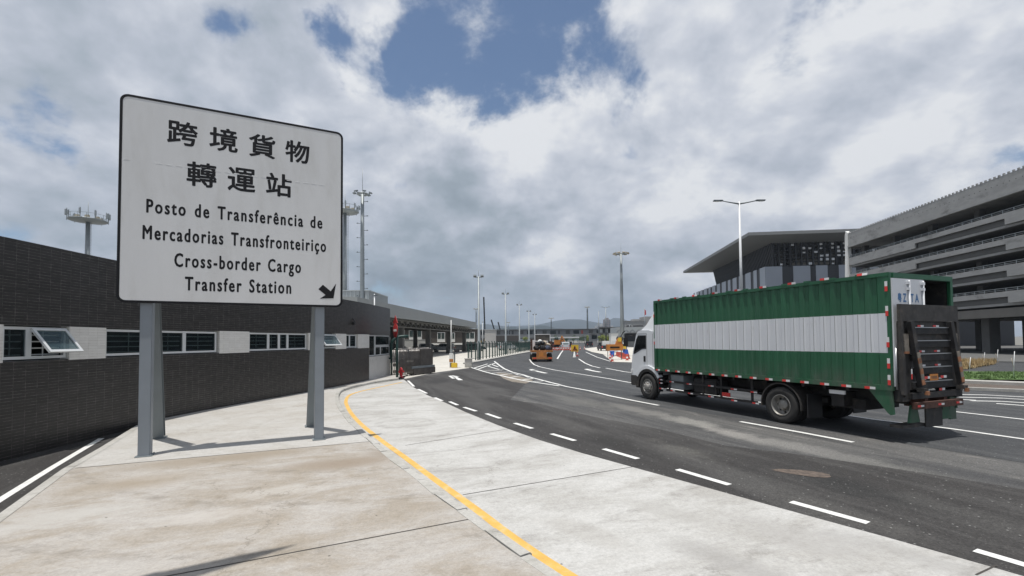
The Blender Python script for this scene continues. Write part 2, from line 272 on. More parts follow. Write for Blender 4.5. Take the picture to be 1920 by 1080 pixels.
MAT = dict(
    ground=M('ground_soil', (.16, .155, .14), .95, var=.3, scale=.05),
    walk=concrete('sidewalk_concrete', (.385, .365, .34), (.290, .255, .21), (.18, .160, .135), rot=.3, stretch=(.55, 1.0), sp_=[(430, 870, 1.8, .55, .45, .7, (.245, .205, .155)), (650, 880, 1.0, .5, .4, .75, (.235, .19, .145)), (250, 920, 1.0, .5, .4, .5, (.28, .235, .18)), (500, 940, .9, .35, .4, .6, (.43, .41, .38)), (400, 985, .8, .25, .4, .5, (.44, .415, .385)), (720, 860, .5, .4, .4, .6, (.22, .18, .14)), (120, 985, .9, .5, .4, .6, (.42, .41, .39))]),
    walk2=concrete('sidewalk_concrete_pale', (.43, .42, .40), (.35, .325, .29), (.23, .21, .18), rot=.3, amount=.7, stretch=(.5, 1.0)),
    lay=concrete('layby_concrete', (.455, .45, .435), (.345, .335, .315), (.20, .19, .175), rot=.35, stretch=(.45, 1.1), amount=1.0, sp_=[(1500, 1010, 1.0, .45, 2.2, .55, (.30, .29, .275)), (1250, 960, .8, .3, 2.3, .5, (.31, .30, .28)), (1380, 1060, 1.0, .3, 2.2, .6, (.27, .262, .25)), (1100, 1000, .7, .25, 2.4, .4, (.30, .285, .26)), (840, 760, 1.8, .6, 1.7, .6, (.33, .32, .30)), (1700, 1040, .9, .3, 2.2, .5, (.28, .272, .26))]),
    kerbc=concrete('kerb_concrete', (.42, .41, .385), (.33, .32, .29), (.17, .165, .15)),
    plaza=concrete('plaza_concrete', (.55, .53, .48), (.46, .44, .40), (.34, .33, .30)),
    asph=asphalt('asphalt', (.056, .056, .057), (.10, .098, .095), (.044, .044, .044), dusty=(.22, .21, .195), patch=1.5, sp_=[(1290, 790, 1.6, .45, 1.9, .9, (.21, .205, .19)), (1370, 812, 1.2, .4, 1.9, .9, (.23, .22, .205)), (1360, 847, .6, .18, 1.9, .9, (.22, .21, .19)), (1210, 772, 2.0, .5, 1.9, .75, (.16, .155, .145)), (1480, 835, 1.8, .5, 1.95, .8, (.18, .175, .165)), (1560, 850, 1.0, .3, 1.95, .8, (.16, .155, .15)), (1100, 755, 2.4, .7, 1.9, .6, (.11, .108, .10)), (1640, 868, 1.5, .4, 1.95, .6, (.12, .118, .11))]),
    asphd=asphalt('asphalt_new', (.034, .032, .031), (.058, .056, .054), (.022, .021, .021), dusty=(.13, .125, .118), patch=.9, sp_=[(900, 735, 3.0, 1.2, 1.7, .55, (.075, .073, .07)), (1400, 900, 1.2, .5, 1.9, .5, (.07, .068, .065)), (1150, 830, 1.5, .5, 1.9, .7, (.018, .017, .016)), (1280, 845, 1.3, .35, 1.9, .7, (.09, .087, .08)), (1560, 960, 1.2, .35, 2.0, .6, (.075, .072, .068)), (1620, 920, 1.4, .5, 1.95, .7, (.02, .02, .02)), (1800, 960, 1.2, .5, 1.95, .6, (.065, .063, .06)), (1050, 790, 2.0, .5, 1.9, .5, (.075, .072, .068)), (820, 715, 2.0, .8, 1.5, .6, (.02, .02, .02))]),
    asphf=asphalt('asphalt_far', (.044, .046, .049), (.068, .070, .072), (.034, .035, .037), patch=.45),
    paint=M('road_paint_white', (.64, .64, .62), .7, var=.12, scale=6, dirt=(.35, .34, .32), dscale=9, dlo=.56, dhi=.75),
    paintf=M('road_paint_worn', (.46, .46, .44), .8, var=.2, scale=6, dirt=(.10, .10, .10), dscale=7, dlo=.45, dhi=.7),
    yellow=M('road_paint_yellow', (.60, .36, .085), .75, var=.12, scale=5, dirt=(.50, .42, .28), dscale=5, dlo=.5, dhi=.75, fine=.1),
    joint=M('joint_dark', (.05, .045, .04), .9),
    brown=M('patch_brown', (.10, .078, .064), .9, var=.5, scale=14, fine=.3),
    grass=M('grass', (.075, .13, .035), .9, var=.35, scale=2.5, fine=.35),
    dry=M('dry_grass', (.27, .20, .10), .95, var=.4, scale=3, fine=.4),
    tile=tilemat('dark_tile', (.028, .0255, .024), (.19, .18, .165), .245, .064, .0040, var=.28),
    tilew=tilemat('pale_tile', (.70, .69, .66), (.38, .35, .30), .245, .064, .0035, var=.05),
    rend=M('white_render', (.52, .51, .49), .8, var=.06, scale=1.5, dirt=(.34, .33, .31), dscale=1.2, dlo=.58, dhi=.8),
    wframe=M('window_frame', (.58, .60, .61), .4, var=.04),
    glass=glassmat('window_glass'), bglass=glassmat('frosted_glass', (.10, .16, .19), .25),
    dark=M('dark_interior', (.035, .035, .035), .9), black=M('black_plastic', (.018, .018, .02), .5),
    bar=M('grille_bar', (.55, .56, .56), .5), rdisc=M('sign_red', (.38, .03, .03), .5),
    steel=M('grey_painted_steel', (.225, .25, .275), .45, .0, var=.06, scale=2),
    steel2=M('grey_painted_steel_brace', (.19, .215, .225), .45, .0, var=.06, scale=2),
    galv=M('galvanised_steel', (.26, .285, .295), .5, .3, var=.12, scale=2),
    polew=M('white_pole', (.66, .67, .68), .4, var=.04),
    poled=M('dark_pole', (.12, .14, .15), .5, .2, var=.1),
    board=M('sign_face', (.66, .658, .652), .36, var=.03, scale=1.2, dirt=(.59, .585, .57), dscale=.9, dlo=.45, dhi=.75, stretch=(2.2, 1, .5), fine=.015), blk=M('sign_black', (.010, .010, .012), .6, spec=.25),
    blk2=M('sign_black_faded', (.045, .047, .050), .5), seam=M('sign_seam', (.72, .72, .71), .5, var=.2, scale=12),
    green=M('container_green', (.015, .092, .043), .45, var=.16, scale=1.4, dirt=(.035, .105, .060), dscale=1.6, dlo=.5, dhi=.8, stretch=(1, 1, .35), scuff=(.05, .06, .04), bump=.8, bscale=2.2),
    white=M('container_white', (.60, .615, .64), .45, var=.05, scale=1.2, dirt=(.42, .42, .42), dscale=2.2, dlo=.6, dhi=.85, stretch=(1.4, 1, .4), scuff=(.20, .14, .10), bump=.8, bscale=2.2),
    cabw=M('cab_white', (.66, .68, .70), .3, var=.05, scale=1.5, dirt=(.45, .44, .43), dscale=1.5, dlo=.55, dhi=.9),
    rust=M('rust', (.075, .035, .025), .9, var=.4, scale=8), tyre=M('tyre', (.028, .027, .026), .85, var=.25, scale=8, bump=.4, bscale=40),
    rim=M('rim', (.30, .29, .27), .5, .4, var=.25, scale=6, dirt=(.10, .08, .06), dscale=5), chassis=M('chassis', (.022, .021, .021), .7, var=.4, scale=5, dirt=(.07, .06, .05), dscale=3),
    chrome=M('bare_metal', (.42, .43, .44), .35, .8, var=.1), grime=M('grimy_steel', (.045, .042, .04), .65, .2, var=.35, scale=5, dirt=(.10, .085, .07), dscale=3),
    red=M('red_reflector', (.62, .045, .04), .4), refw=M('white_reflector', (.66, .66, .66), .4), orange=M('orange_paint', (.50, .19, .035), .5, var=.1),
    odirk=M('orange_faded', (.30, .13, .06), .7, var=.3, scale=7, dirt=(.10, .06, .04), dscale=6), odirty=M('orange_weathered', (.37, .155, .045), .6, var=.3, scale=5, dirt=(.20, .10, .05), dscale=4), yel=M('yellow_paint', (.70, .47, .04), .5, var=.08),
    hiv=M('high_visibility_vest', (.60, .62, .08), .8), cloth=M('dark_cloth', (.04, .05, .08), .9), bluec=M('blue_cloth', (.06, .14, .42), .9), skin=M('skin', (.40, .25, .18), .6),
    plast=M('traffic_red', (.42, .07, .045), .5), plastw=M('traffic_white', (.72, .72, .70), .5),
    fgreen=M('fence_green', (.012, .045, .038), .5, var=.1), ink=M('blue_ink', (.06, .16, .33), .6),
    tand=M('grimy_ply', (.20, .175, .145), .8, var=.35, scale=7, dirt=(.07, .06, .05), dscale=6), tan=M('weathered_ply', (.42, .36, .28), .8, var=.2, scale=6), pylon=M('blue_plastic', (.03, .12, .5), .5),
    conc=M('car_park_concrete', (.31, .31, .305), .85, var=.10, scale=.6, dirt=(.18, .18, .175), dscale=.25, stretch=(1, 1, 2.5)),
    concd=M('car_park_concrete_dark', (.105, .105, .102), .9, var=.12, scale=.6), conct=M('car_park_beam', (.17, .16, .145), .9, var=.1, scale=.4),  # concd: facade concrete darkened, with the decks' shade put into its colour
    roofm=M('terminal_roof_soffit', (.19, .195, .195), .6, var=.04, scale=.1), lattice=M('terminal_dark_metal', (.022, .023, .026), .5),
    plight=M('terminal_light_panel', (.34, .37, .42), .35, .1, var=.05, scale=.3), pdark=M('terminal_dark_panel', (.035, .037, .043), .5),
    cell=M('terminal_bright_gap', (.80, .82, .84), .6, var=.2, scale=.4),
    canopy=M('canopy_fascia', (.27, .285, .285), .6, var=.05, scale=.3), canopyd=M('canopy_truss', (.085, .083, .075), .8, var=.5, scale=1.6), shed=M('shed_metal', (.42, .44, .44), .5, var=.05),
    bfac=M('dark_brick_facade', (.075, .066, .06), .8, var=.1), wht=M('white_wall', (.68, .68, .66), .6), brg=M('bridge_concrete', (.20, .205, .205), .85, var=.12, scale=.1),
    hill=M('hill_forest', (.018, .030, .034), .95, var=.3, scale=.01), leaf=M('foliage', (.045, .085, .03), .8, var=.4, scale=.6), leaf2=M('foliage_young', (.22, .26, .05), .8, var=.3, scale=.6),
    bark=M('bark', (.09, .07, .05), .9), tower=M('tower_pale', (.50, .48, .45), .8, var=.1, scale=.05), tower2=M('tower_brown', (.22, .18, .17), .8, var=.1, scale=.05),
    twin=M('tower_windows', (.10, .11, .12), .4), carp=M('car_paint_dark', (.02, .021, .025), .25), cars=M('car_paint_silver', (.50, .51, .52), .25, .4), carg=glassmat('car_glass', (.02, .02, .022)),
    brass=M('lamp_head', (.45, .40, .30), .4, .3, var=.3, scale=4), gatem=M('gate_steel', (.30, .285, .27), .3, .75, var=.3, scale=3),
    gated=M('gate_brown_steel', (.15, .135, .122), .4, .5, var=.2, scale=3), hyd=M('hydrant_red', (.50, .02, .025), .4), flag=M('flag_red', (.5, .03, .03), .7),
)
# ------------------------------------------------------------------ mesh writer
def wm(o):
    m = Matrix.LocRotScale(o.location, o.rotation_euler, o.scale)
    return wm(o.parent) @ m if o.parent else m
class MB:
    def __init__(s): s.v = []; s.f = []; s.mi = []; s.mats = []; s.sm = []; s.uv = {}
    def _m(s, m):
        if m is None: return 0
        if m not in s.mats: s.mats.append(m)
        return s.mats.index(m)
    def face(s, pts, m=None, uv=None, smooth=False):
        i = len(s.v); s.v += [tuple(p) for p in pts]; s.f.append(list(range(i, i+len(pts)))); s.mi.append(s._m(m)); s.sm.append(smooth)
        if uv: s.uv[len(s.f)-1] = uv
        return s
    def add(s, verts, faces, m=None, smooth=False):
        i = len(s.v); s.v += [tuple(p) for p in verts]; k = s._m(m)
        for f in faces: s.f.append([a+i for a in f]); s.mi.append(k); s.sm.append(smooth)
        return s
    def box(s, c, size, m=None, X=(1, 0, 0), Y=(0, 1, 0), Z=(0, 0, 1)):
        c = Vector(c); X = Vector(X)*size[0]/2; Y = Vector(Y)*size[1]/2; Z = Vector(Z)*size[2]/2
        v = [c+a*X+b*Y+d*Z for d in (-1, 1) for b in (-1, 1) for a in (-1, 1)]
        return s.add(v, [(0, 2, 3, 1), (4, 5, 7, 6), (0, 1, 5, 4), (2, 6, 7, 3), (0, 4, 6, 2), (1, 3, 7, 5)], m)
    def box2(s, a, b, m=None):
        return s.box([(a[i]+b[i])/2 for i in range(3)], [abs(b[i]-a[i]) for i in range(3)], m)
    def bar(s, p, q, w, h=None, m=None, up=(0, 0, 1)):
        p = Vector(p); q = Vector(q); h = h or w; Z = (q-p); L = Z.length
        if L < 1e-6: return s
        Z /= L; u = Vector(up)
        if abs(Z.dot(u)) > .99: u = Vector((0, 1, 0)) if abs(Z.y) < .9 else Vector((1, 0, 0))
        X = Z.cross(u).normalized(); Y = X.cross(Z).normalized()
        return s.box((p+q)/2, (w, h, L), m, X, Y, Z)
    def tube(s, pts, r, seg=8, m=None, cap=True):
        pts = [Vector(p) for p in pts]; n = len(pts); rs = r if isinstance(r, (list, tuple)) else [r]*n
        vs = []; fs = []
        X = None
        for i, p in enumerate(pts):
            d = (pts[min(i+1, n-1)]-pts[max(i-1, 0)]).normalized()
            if X is None:
                u = Vector((0, 0, 1)) if abs(d.z) < .9 else Vector((1, 0, 0)); X = d.cross(u).normalized()
            X = (X-d*X.dot(d)).normalized(); Y = d.cross(X)
            for k in range(seg):
                a = 2*PI*k/seg; vs.append(p+(X*math.cos(a)+Y*math.sin(a))*rs[i])
        for i in range(n-1):
            for k in range(seg):
                a = i*seg+k; b = i*seg+(k+1) % seg; fs.append((a, b, b+seg, a+seg))
        s.add(vs, fs, m, True)
        if cap:
            s.add(vs[:seg], [tuple(range(seg))[::-1]], m); s.add(vs[-seg:], [tuple(range(seg))], m)
        return s
    def lathe(s, prof, c=(0, 0, 0), axis='y', seg=32, m=None, smooth=True):
        vs = []; fs = []; n = len(prof)
        for k in range(seg):
            a = 2*PI*k/seg; ca, sa = math.cos(a), math.sin(a)
            for r, h in prof:
                v = (r*ca, h, r*sa) if axis == 'y' else (r*ca, r*sa, h)
                vs.append((v[0]+c[0], v[1]+c[1], v[2]+c[2]))
        for k in range(seg):
            k2 = (k+1) % seg
            for i in range(n-1): fs.append((k*n+i, k2*n+i, k2*n+i+1, k*n+i+1))
        return s.add(vs, fs, m, smooth)
    def prism(s, poly, a, b, m=None, axis='y'):
        """polygon in a plane, extruded from a to b along the axis"""
        n = len(poly)
        def P(p, t): return (p[0], t, p[1]) if axis == 'y' else ((p[0], p[1], t) if axis == 'z' else (t, p[0], p[1]))
        vs = [P(p, a) for p in poly]+[P(p, b) for p in poly]
        fs = [tuple(range(n))[::-1], tuple(range(n, 2*n))]+[(i, (i+1) % n, n+(i+1) % n, n+i) for i in range(n)]
        return s.add(vs, fs, m)
    def build(s, name, mat=None, parent=None, world=False, bevel=0, **tags):
        me = bpy.data.meshes.new(name); v = s.v
        if world and parent:
            inv = wm(parent).inverted(); v = [tuple(inv @ Vector(p)) for p in v]
        me.from_pydata(v, [], s.f)
        mats = list(s.mats)
        if mats:
            for m in mats: me.materials.append(MAT[m] if isinstance(m, str) else m)
        elif mat: me.materials.append(MAT[mat] if isinstance(mat, str) else mat)
        me.polygons.foreach_set('material_index', s.mi); me.polygons.foreach_set('use_smooth', s.sm)
        if s.uv:
            ul = me.uv_layers.new(name='UVMap')
            for fi, uvs in s.uv.items():
                for li, uv in zip(me.polygons[fi].loop_indices, uvs): ul.data[li].uv = uv
        bm = bmesh.new(); bm.from_mesh(me)
        if not s.uv:
            bmesh.ops.remove_doubles(bm, verts=bm.verts, dist=1e-5)
            bmesh.ops.recalc_face_normals(bm, faces=bm.faces)
        if bevel:
            es = [e for e in bm.edges if len(e.link_faces) == 2 and e.calc_face_angle(0) > .5]
            bmesh.ops.bevel(bm, geom=es, offset=bevel, segments=2, affect='EDGES', clamp_overlap=True)
        bm.to_mesh(me); bm.free(); me.update()
        o = bpy.data.objects.new(name, me); COL.objects.link(o)
        if parent: o.parent = parent
        tag(o, **tags)
        return o
def tag(o, label=None, cat=None, group=None, kind=None):
    if label: o['label'] = label
    if cat: o['category'] = cat
    if group: o['group'] = group
    if kind: o['kind'] = kind
    return o
def thing(name, loc, label, cat, rz=0., group=None):
    o = bpy.data.objects.new(name, None); COL.objects.link(o); o.location = loc; o.rotation_euler = (0, 0, rz); o.empty_display_size = .2
    return tag(o, label, cat, group)
def inst(src, parent, loc, rot=(0, 0, 0)):
    o = src.copy(); COL.objects.link(o); o.parent = parent; o.location = loc; o.rotation_euler = rot
    return o

def catmull(P, n=6):
    P = [Vector(p) for p in P]; out = []
    for i in range(len(P)-1):
        p0 = P[max(i-1, 0)]; p1 = P[i]; p2 = P[i+1]; p3 = P[min(i+2, len(P)-1)]
        for k in range(n):
            t = k/n
            out.append(.5*((2*p1)+(-p0+p2)*t+(2*p0-5*p1+4*p2-p3)*t*t+(-p0+3*p1-3*p2+p3)*t**3))
    out.append(P[-1]); return out
def offsets(pts, d):
    """points pushed sideways (left of travel = +) by d in plan"""
    out = []
    for i, p in enumerate(pts):
        t = pts[min(i+1, len(pts)-1)]-pts[max(i-1, 0)]; n = Vector((-t.y, t.x, 0)).normalized()
        out.append(Vector((p.x, p.y, 0))+n*d)
    return out
def ribbon(mb, pts, w, z, m=None, d=0.):
    a = offsets(pts, d-w/2); b = offsets(pts, d+w/2)
    for i in range(len(pts)-1):
        mb.face([(a[i].x, a[i].y, z), (a[i+1].x, a[i+1].y, z), (b[i+1].x, b[i+1].y, z), (b[i].x, b[i].y, z)], m)
def sheet(name, pts, z, mat, label=None, kind='structure', parent=None):
    mb = MB(); mb.face([(p[0], p[1], z) for p in pts]); o = mb.build(name, mat, parent)
    me = o.data; bm = bmesh.new(); bm.from_mesh(me)
    for f in bm.faces:
        if f.normal.z < 0: f.normal_flip()
    bm.to_mesh(me); bm.free()
    if kind: o['kind'] = kind
    if label: o['label'] = label
    return o
exec_parts = []
# ------------------------------------------------------------------ GROUND
g = sheet('ground', [(-6000, -3000), (6000, -3000), (6000, 9000), (-6000, 9000)], -.03, 'ground')
road = sheet('road', [(-14, -12), (70, -12), (70, 24), (30, 24), (20, 30), (24, 60), (40, 130), (70, 330), (-6, 330), (-9, 60), (-9, 30), (-14, 20)], 0, 'asph')
# far carriageway: smoother, bluish-grey asphalt beyond the old works joint
far_edge = [gp(956, 750), gp(987, 719), gp(1064, 728), gp(1145, 745), gp(1235, 763), gp(1500, 800), gp(1920, 868), gp(2300, 930)]
sheet('asphalt_far', [(p.x, p.y) for p in far_edge]+[(30, 10), (34, 22), (24, 60), (40, 130), (70, 328), (-5, 328), (-7, 60)]+[(gp(960, 700).x, gp(960, 700).y)], .003, 'asphf', parent=road, kind=None)
# dark new asphalt strip along the lay-by
dk = [(758, 712), (820, 702), (882, 690), (935, 703), (985, 719), (956, 750), (1010, 757), (1110, 781), (1240, 806), (1360, 836), (1500, 853), (1710, 884), (1960, 925), (2500, 1010)]
dkp = [gp(*q) for q in dk]
sheet('asphalt_new', [(p.x, p.y) for p in dkp]+[(8, -6), (4.5, -6)]+[(p.x-.5, p.y-.3) for p in [gp(1900, 1075), gp(1660, 1000), gp(1310, 905), gp(1090, 855), gp(934, 798), gp(802, 742)]], .006, 'asphd', parent=road, kind=None)
# lay-by concrete
edge_px = [(757, 712), (764, 717), (771, 724), (802, 741.7), (836, 756), (872, 772.8), (934, 798), (1012, 826), (1090, 850), (1205, 882), (1310, 911), (1460, 953), (1660, 1008), (1850, 1062), (1905, 1078), (2250, 1175)]
edge = [gp(*q) for q in edge_px]
kerb_px = [(748, 713), (725, 716), (700, 720), (668, 727), (645, 734), (637, 742), (636, 756), (645, 775), (660, 795), (683, 817), (713, 844), (744, 871), (787, 902), (833, 941), (896, 985), (962, 1036), (1024, 1078), (1100, 1130)]
kerb = catmull([gp(*q) for q in kerb_px], 4)
kb_in = offsets(kerb, -.16)
sheet('layby', [(p.x, p.y) for p in kerb]+[(1.6, 1.0), (3.2, -4), (9, -4)]+[(p.x, p.y) for p in reversed(edge)], .009, 'lay')
# expansion joints of the lay-by
lay = bpy.data.objects['layby']; mb = MB()
for a, b in [((868, 929), (1196, 875)), ((1830, 1080), (1868, 1062)), ((760, 836), (985, 800))]:
    ribbon(mb, [gp(*a), gp(*b)], .018, .0125)
mb.build('expansion_joint', 'joint', lay)
# sidewalk (raised .12)
SW = .12
left_px = [(-60, 1008), (0, 965), (119, 880), (189, 840), (257, 798)]
left = [gp(*q, z=SW) for q in left_px]
wallbase = [(-9.9, 3), (-10.05, 9.2), (-10.15, 12), (-9.98, 14.5), (-9.5, 17.3), (-8.96, 20), (-8.5, 23), (-8.15, 26.4), (-8.0, 30.4)]
WB = catmull([(x, y, 0) for x, y in wallbase], 8)
wb_back = [p for p in WB if p.y > 13.2]
kin = offsets(kerb, -.14)          # inner edge of kerb stones, on the sidewalk side
far_kerb = [p for p in kin]
swp = [(p.x, p.y) for p in left]+[(wb_back[0].x-.02, 13.0)]+[(p.x-.02, p.y) for p in wb_back]+[(-7.6, 31), (-6.9, 30.6)]
kpts = [(p.x, p.y) for p in far_kerb]
# split at the joints: pale slab at the sign, tan slabs in front
def clip(poly, n, d, keep):
    out = []
    for i in range(len(poly)):
        a = Vector(poly[i]); b = Vector(poly[(i+1) % len(poly)]); da = a.dot(n)-d; db = b.dot(n)-d
        if (da >= 0) == keep: out.append(tuple(a))
        if (da >= 0) != (db >= 0): out.append(tuple(a+(b-a)*(da/(da-db))))
    return out
full = swp+kpts+[(1.2, 1.0), (2.5, -4), (-6.2, -4), (-5.2, 2.2)]
ja, jb = gp(140, 878, SW), gp(692, 828, SW)
jd = Vector((jb.x-ja.x, jb.y-ja.y)).normalized(); jn = Vector((-jd.y, jd.x)); jv = Vector((ja.x, ja.y)).dot(jn)
side = sheet('sidewalk', clip(full, jn, jv, False), SW, 'walk')
side2 = sheet('sidewalk_far_slab', clip(full, jn, jv, True), SW, 'walk2', parent=side, kind=None)
mb = MB(); ribbon(mb, [ja, jb], .022, SW+.003); ribbon(mb, [gp(300, 1083, SW), gp(878, 974, SW)], .02, SW+.003)
mb.build('expansion_joint', 'joint', side)
# kerb stones: separate blocks, a little irregular
mb = MB(); L = 0
acc = [0]
for i in range(1, len(kerb)): acc.append(acc[-1]+(kerb[i]-kerb[i-1]).length)
def along(P, acc, s):
    s = max(0, min(acc[-1]-1e-4, s))
    for i in range(1, len(P)):
        if acc[i] >= s:
            t = (s-acc[i-1])/max(1e-9, acc[i]-acc[i-1]); return P[i-1].lerp(P[i], t), (P[i]-P[i-1]).normalized()
s = 0
while s < acc[-1]:
    ln = .74+random.uniform(-.02, .02); a, ta = along(kerb, acc, s+.008); b, tb = along(kerb, acc, s+ln)
    o1 = random.uniform(-.012, .012); hz = SW+.005+random.uniform(-.006, .008)
    na = Vector((-ta.y, ta.x, 0)); nb = Vector((-tb.y, tb.x, 0))
    # profile: (offset to the sidewalk side is negative normal)
    prof = [(-.145, hz), (-.02, hz), (.0, hz-.02), (.015, .0), (-.145, .0)]
    A = [Vector((a.x, a.y, 0))+na*(d+o1)+Vector((0, 0, z)) for d, z in prof]
    Bp = [Vector((b.x, b.y, 0))+nb*(d+o1)+Vector((0, 0, z)) for d, z in prof]
    n = len(prof); mb.add(A+Bp, [tuple(range(n))[::-1], tuple(range(n, 2*n))]+[(i, (i+1) % n, n+(i+1) % n, n+i) for i in range(n)])
    s += ln+.006
mb.build('kerb', 'kerbc', side)
mb = MB(); ribbon(mb, kerb, .17, .0125, d=.095)
mb.build('gutter_strip', 'kerbc', side)
# left kerb edge of the sidewalk
mb = MB(); lp = left+[Vector((wb_back[0].x, 13.3, 0))]
o1 = offsets(lp, .02); o2 = offsets(lp, -.12)
for i in range(len(lp)-1):
    mb.face([(o1[i].x, o1[i].y, 0), (o1[i+1].x, o1[i+1].y, 0), (o1[i+1].x, o1[i+1].y, SW+.006), (o1[i].x, o1[i].y, SW+.006)])
    mb.face([(o1[i].x, o1[i].y, SW+.006), (o1[i+1].x, o1[i+1].y, SW+.006), (o2[i+1].x, o2[i+1].y, SW+.006), (o2[i].x, o2[i].y, SW+.006)])
mb.build('kerb', 'kerbc', side)
sheet('service_road', [(-16, -6), (-4.5, -6), (-5.6, 4)]+[(p.x+.05, p.y) for p in left]+[(-9.8, 13.3), (-16, 13.3)], .004, 'asphd')
# yellow line
ypx = [(753.6, 717), (722, 724), (697, 729.5), (670, 736), (654, 742.5), (648.6, 753), (651, 762), (659, 776), (678, 797), (716.7, 828), (755.6, 856), (794.5, 885), (841, 919), (895.6, 959), (950, 1001), (1012, 1045), (1075, 1086), (1130, 1125)]
mb = MB(); ribbon(mb, catmull([gp(*q) for q in ypx], 5), .13, .0135)
mb.build('yellow_line', 'yellow', lay)
# road paint
def lines(name, segs, w, z=.011, mat='paint'):
    mb = MB()
    for sg in segs: ribbon(mb, [gp(*q) for q in sg], w, z)
    return mb.build(name, mat, road)
lines('edge_dash', [[(765, 714), (776, 725)], [(784, 730), (800, 738)], [(815, 746), (829, 752)], [(843, 753.5), (858, 760)], [(870, 764), (893, 771.5)], [(912, 776), (938, 785)], [(965, 794), (998, 804)], [(1034, 814), (1078, 827)], [(1132, 842.5), (1196, 861)], [(1270, 881), (1368, 910)], [(1483, 942), (1628, 982)], [(1828, 1033), (1960, 1072)]], .13)
lines('lane_line', [[(1049.7, 722), (1064, 725.5), (1105, 733), (1145.6, 743), (1198.6, 753.6), (1235, 760.5)], [(1388, 791), (1500, 811), (1600, 830)]], .14)
lines('lane_line', [[(993, 674), (996, 679), (1002, 684), (1012, 688), (1040, 694), (1090, 702), (1140, 710), (1178, 717), (1400, 751), (1640, 787), (1780, 804), (1990, 834)]], .14)
lines('lane_line', [[(1770, 770), (1920, 787), (2050, 800)]], .14)
lines('lane_line', [[(1057, 655), (1051, 663), (1045, 673)]], .2)
lines('lane_line', [[(1085, 673), (1097, 681), (1110, 686.5), (1125, 690)], [(1136, 690.5), (1170, 697), (1200, 701)], [(1098, 660), (1120, 670), (1146, 678)]], .16)
lines('lane_arrow', [[(844, 705), (852, 710)], [(851, 706.2), (864, 713)], [(846, 704.5), (858, 706.5)]], .26)
lines('lane_arrow', [[(995, 694), (1010, 697), (1024, 700)], [(995, 692.5), (1006, 696)]], .3)
lines('lane_arrow', [[(1098, 692.5), (1114, 696), (1126, 698)], [(1097, 692), (1108, 692.5)]], .3)
lines('hatching', [[(881.9, 688.7), (894, 692.5), (908, 697), (925, 701.4), (941.9, 705), (960, 709.5), (981, 713.6), (1002, 716.9), (1026, 720.5), (1049, 724)], [(926.9, 677.5), (936, 685), (945.6, 691.6), (960.6, 698), (981, 703), (996, 708), (1011, 711.7), (1032, 717.3), (1050, 721.6)],
      [(889, 690.3), (914, 682.5)], [(897, 692), (930, 680.5)], [(912, 686), (936, 693), (944, 693)], [(920, 683), (934, 688)], [(907, 696), (942, 694.5)], [(922, 700), (954, 697.5)], [(938, 703.5), (962, 700), (972, 703)], [(958, 708), (981, 704), (992, 708)], [(980, 712.5), (1001, 709.5)], [(1000, 715.5), (1022, 714.5)]], .17)
lines('hatching', [[(1798, 740), (1850, 741), (1960, 747)], [(1798, 745), (1880, 747), (1960, 752)], [(1820, 752), (1875, 753), (1960, 758)], [(1798, 749), (1830, 751)], [(1868, 757), (1960, 764)]], .17)

lines('service_line', [[(190, 822.5), (100, 876), (0, 938), (-80, 990)]], .12, .009)
# brown reinstated patch
c = gp(1508, 888); pts = []
for k in range(26):
    a = 2*PI*k/26; r = 1+.10*math.sin(3*a)+random.uniform(-.05, .05)
    pts.append((c.x+r*.37*math.cos(a)-r*.10*math.sin(a), c.y+r*.24*math.sin(a)-.10*r*math.cos(a)))
sheet('manhole_patch', pts, .0105, 'brown', parent=road, kind=None)
# tan dust on the island
c = [gp(*q) for q in [(930, 699), (950, 700), (975, 706), (1000, 713), (986, 719.5), (960, 716), (944, 710)]]
sheet('sand_patch', [(p.x, p.y) for p in c], .0085, M('sand', (.19, .165, .135), .95, var=.3, scale=2, fine=.2), parent=road, kind=None)
# bright concrete yard behind the gate
sheet('yard', [(-7.0, 30.5)]+[tuple(gp(*q)[:2]) for q in [(757, 711), (790, 704), (815, 699), (880, 690)]]+[(-4.4, 48.6), (3.4, 92), (12, 150), (-60, 150), (-60, 30.5)], .010, 'plaza')
# kerb band at the foot of the fence
mb = MB(); fk = [gp(882, 683), gp(925, 674.5), gp(962, 667), gp(993, 661), Vector((7.5, 112, 0)), Vector((12.5, 150, 0))]
o1 = offsets(fk, 0); o2 = offsets(fk, .75)
for i in range(len(fk)-1):
    mb.face([(*o1[i][:2], .15), (*o1[i+1][:2], .15), (*o2[i+1][:2], .15), (*o2[i][:2], .15)])
    mb.face([(*o1[i][:2], 0), (*o1[i+1][:2], 0), (*o1[i+1][:2], .15), (*o1[i][:2], .15)])
mb.face([(*o1[0][:2], 0), (*o1[0][:2], .15), (*o2[0][:2], .15), (*o2[0][:2], 0)])
mb.build('fence_kerb', 'kerbc', kind='structure')
# right side: grass island, kerbs, dry verge, slip road, car-park forecourt
q = [gp(1700, 716), gp(1920, 718), gp(2600, 735)]; q2 = [gp(2600, 704), gp(1920, 702), gp(1700, 700)]
sheet('grass', [(p.x, p.y) for p in q+q2], .16, 'grass', kind='stuff')
mb = MB()
def kerbline(mb, pxs, w, h, z0=0.):
    p = [gp(*a) for a in pxs]; a = offsets(p, 0); b = offsets(p, w)
    for i in range(len(p)-1):
        mb.face([(*a[i][:2], z0), (*a[i+1][:2], z0), (*a[i+1][:2], h), (*a[i][:2], h)])
        mb.face([(*a[i][:2], h), (*a[i+1][:2], h), (*b[i+1][:2], h), (*b[i][:2], h)])
kerbline(mb, [(1690, 717), (1800, 719), (1920, 724), (2600, 745)], .9, .15)
kerbline(mb, [(1690, 728), (1800, 731), (1920, 736), (2600, 760)], .25, .12)
mb.build('median_kerb', 'kerbc', kind='structure')
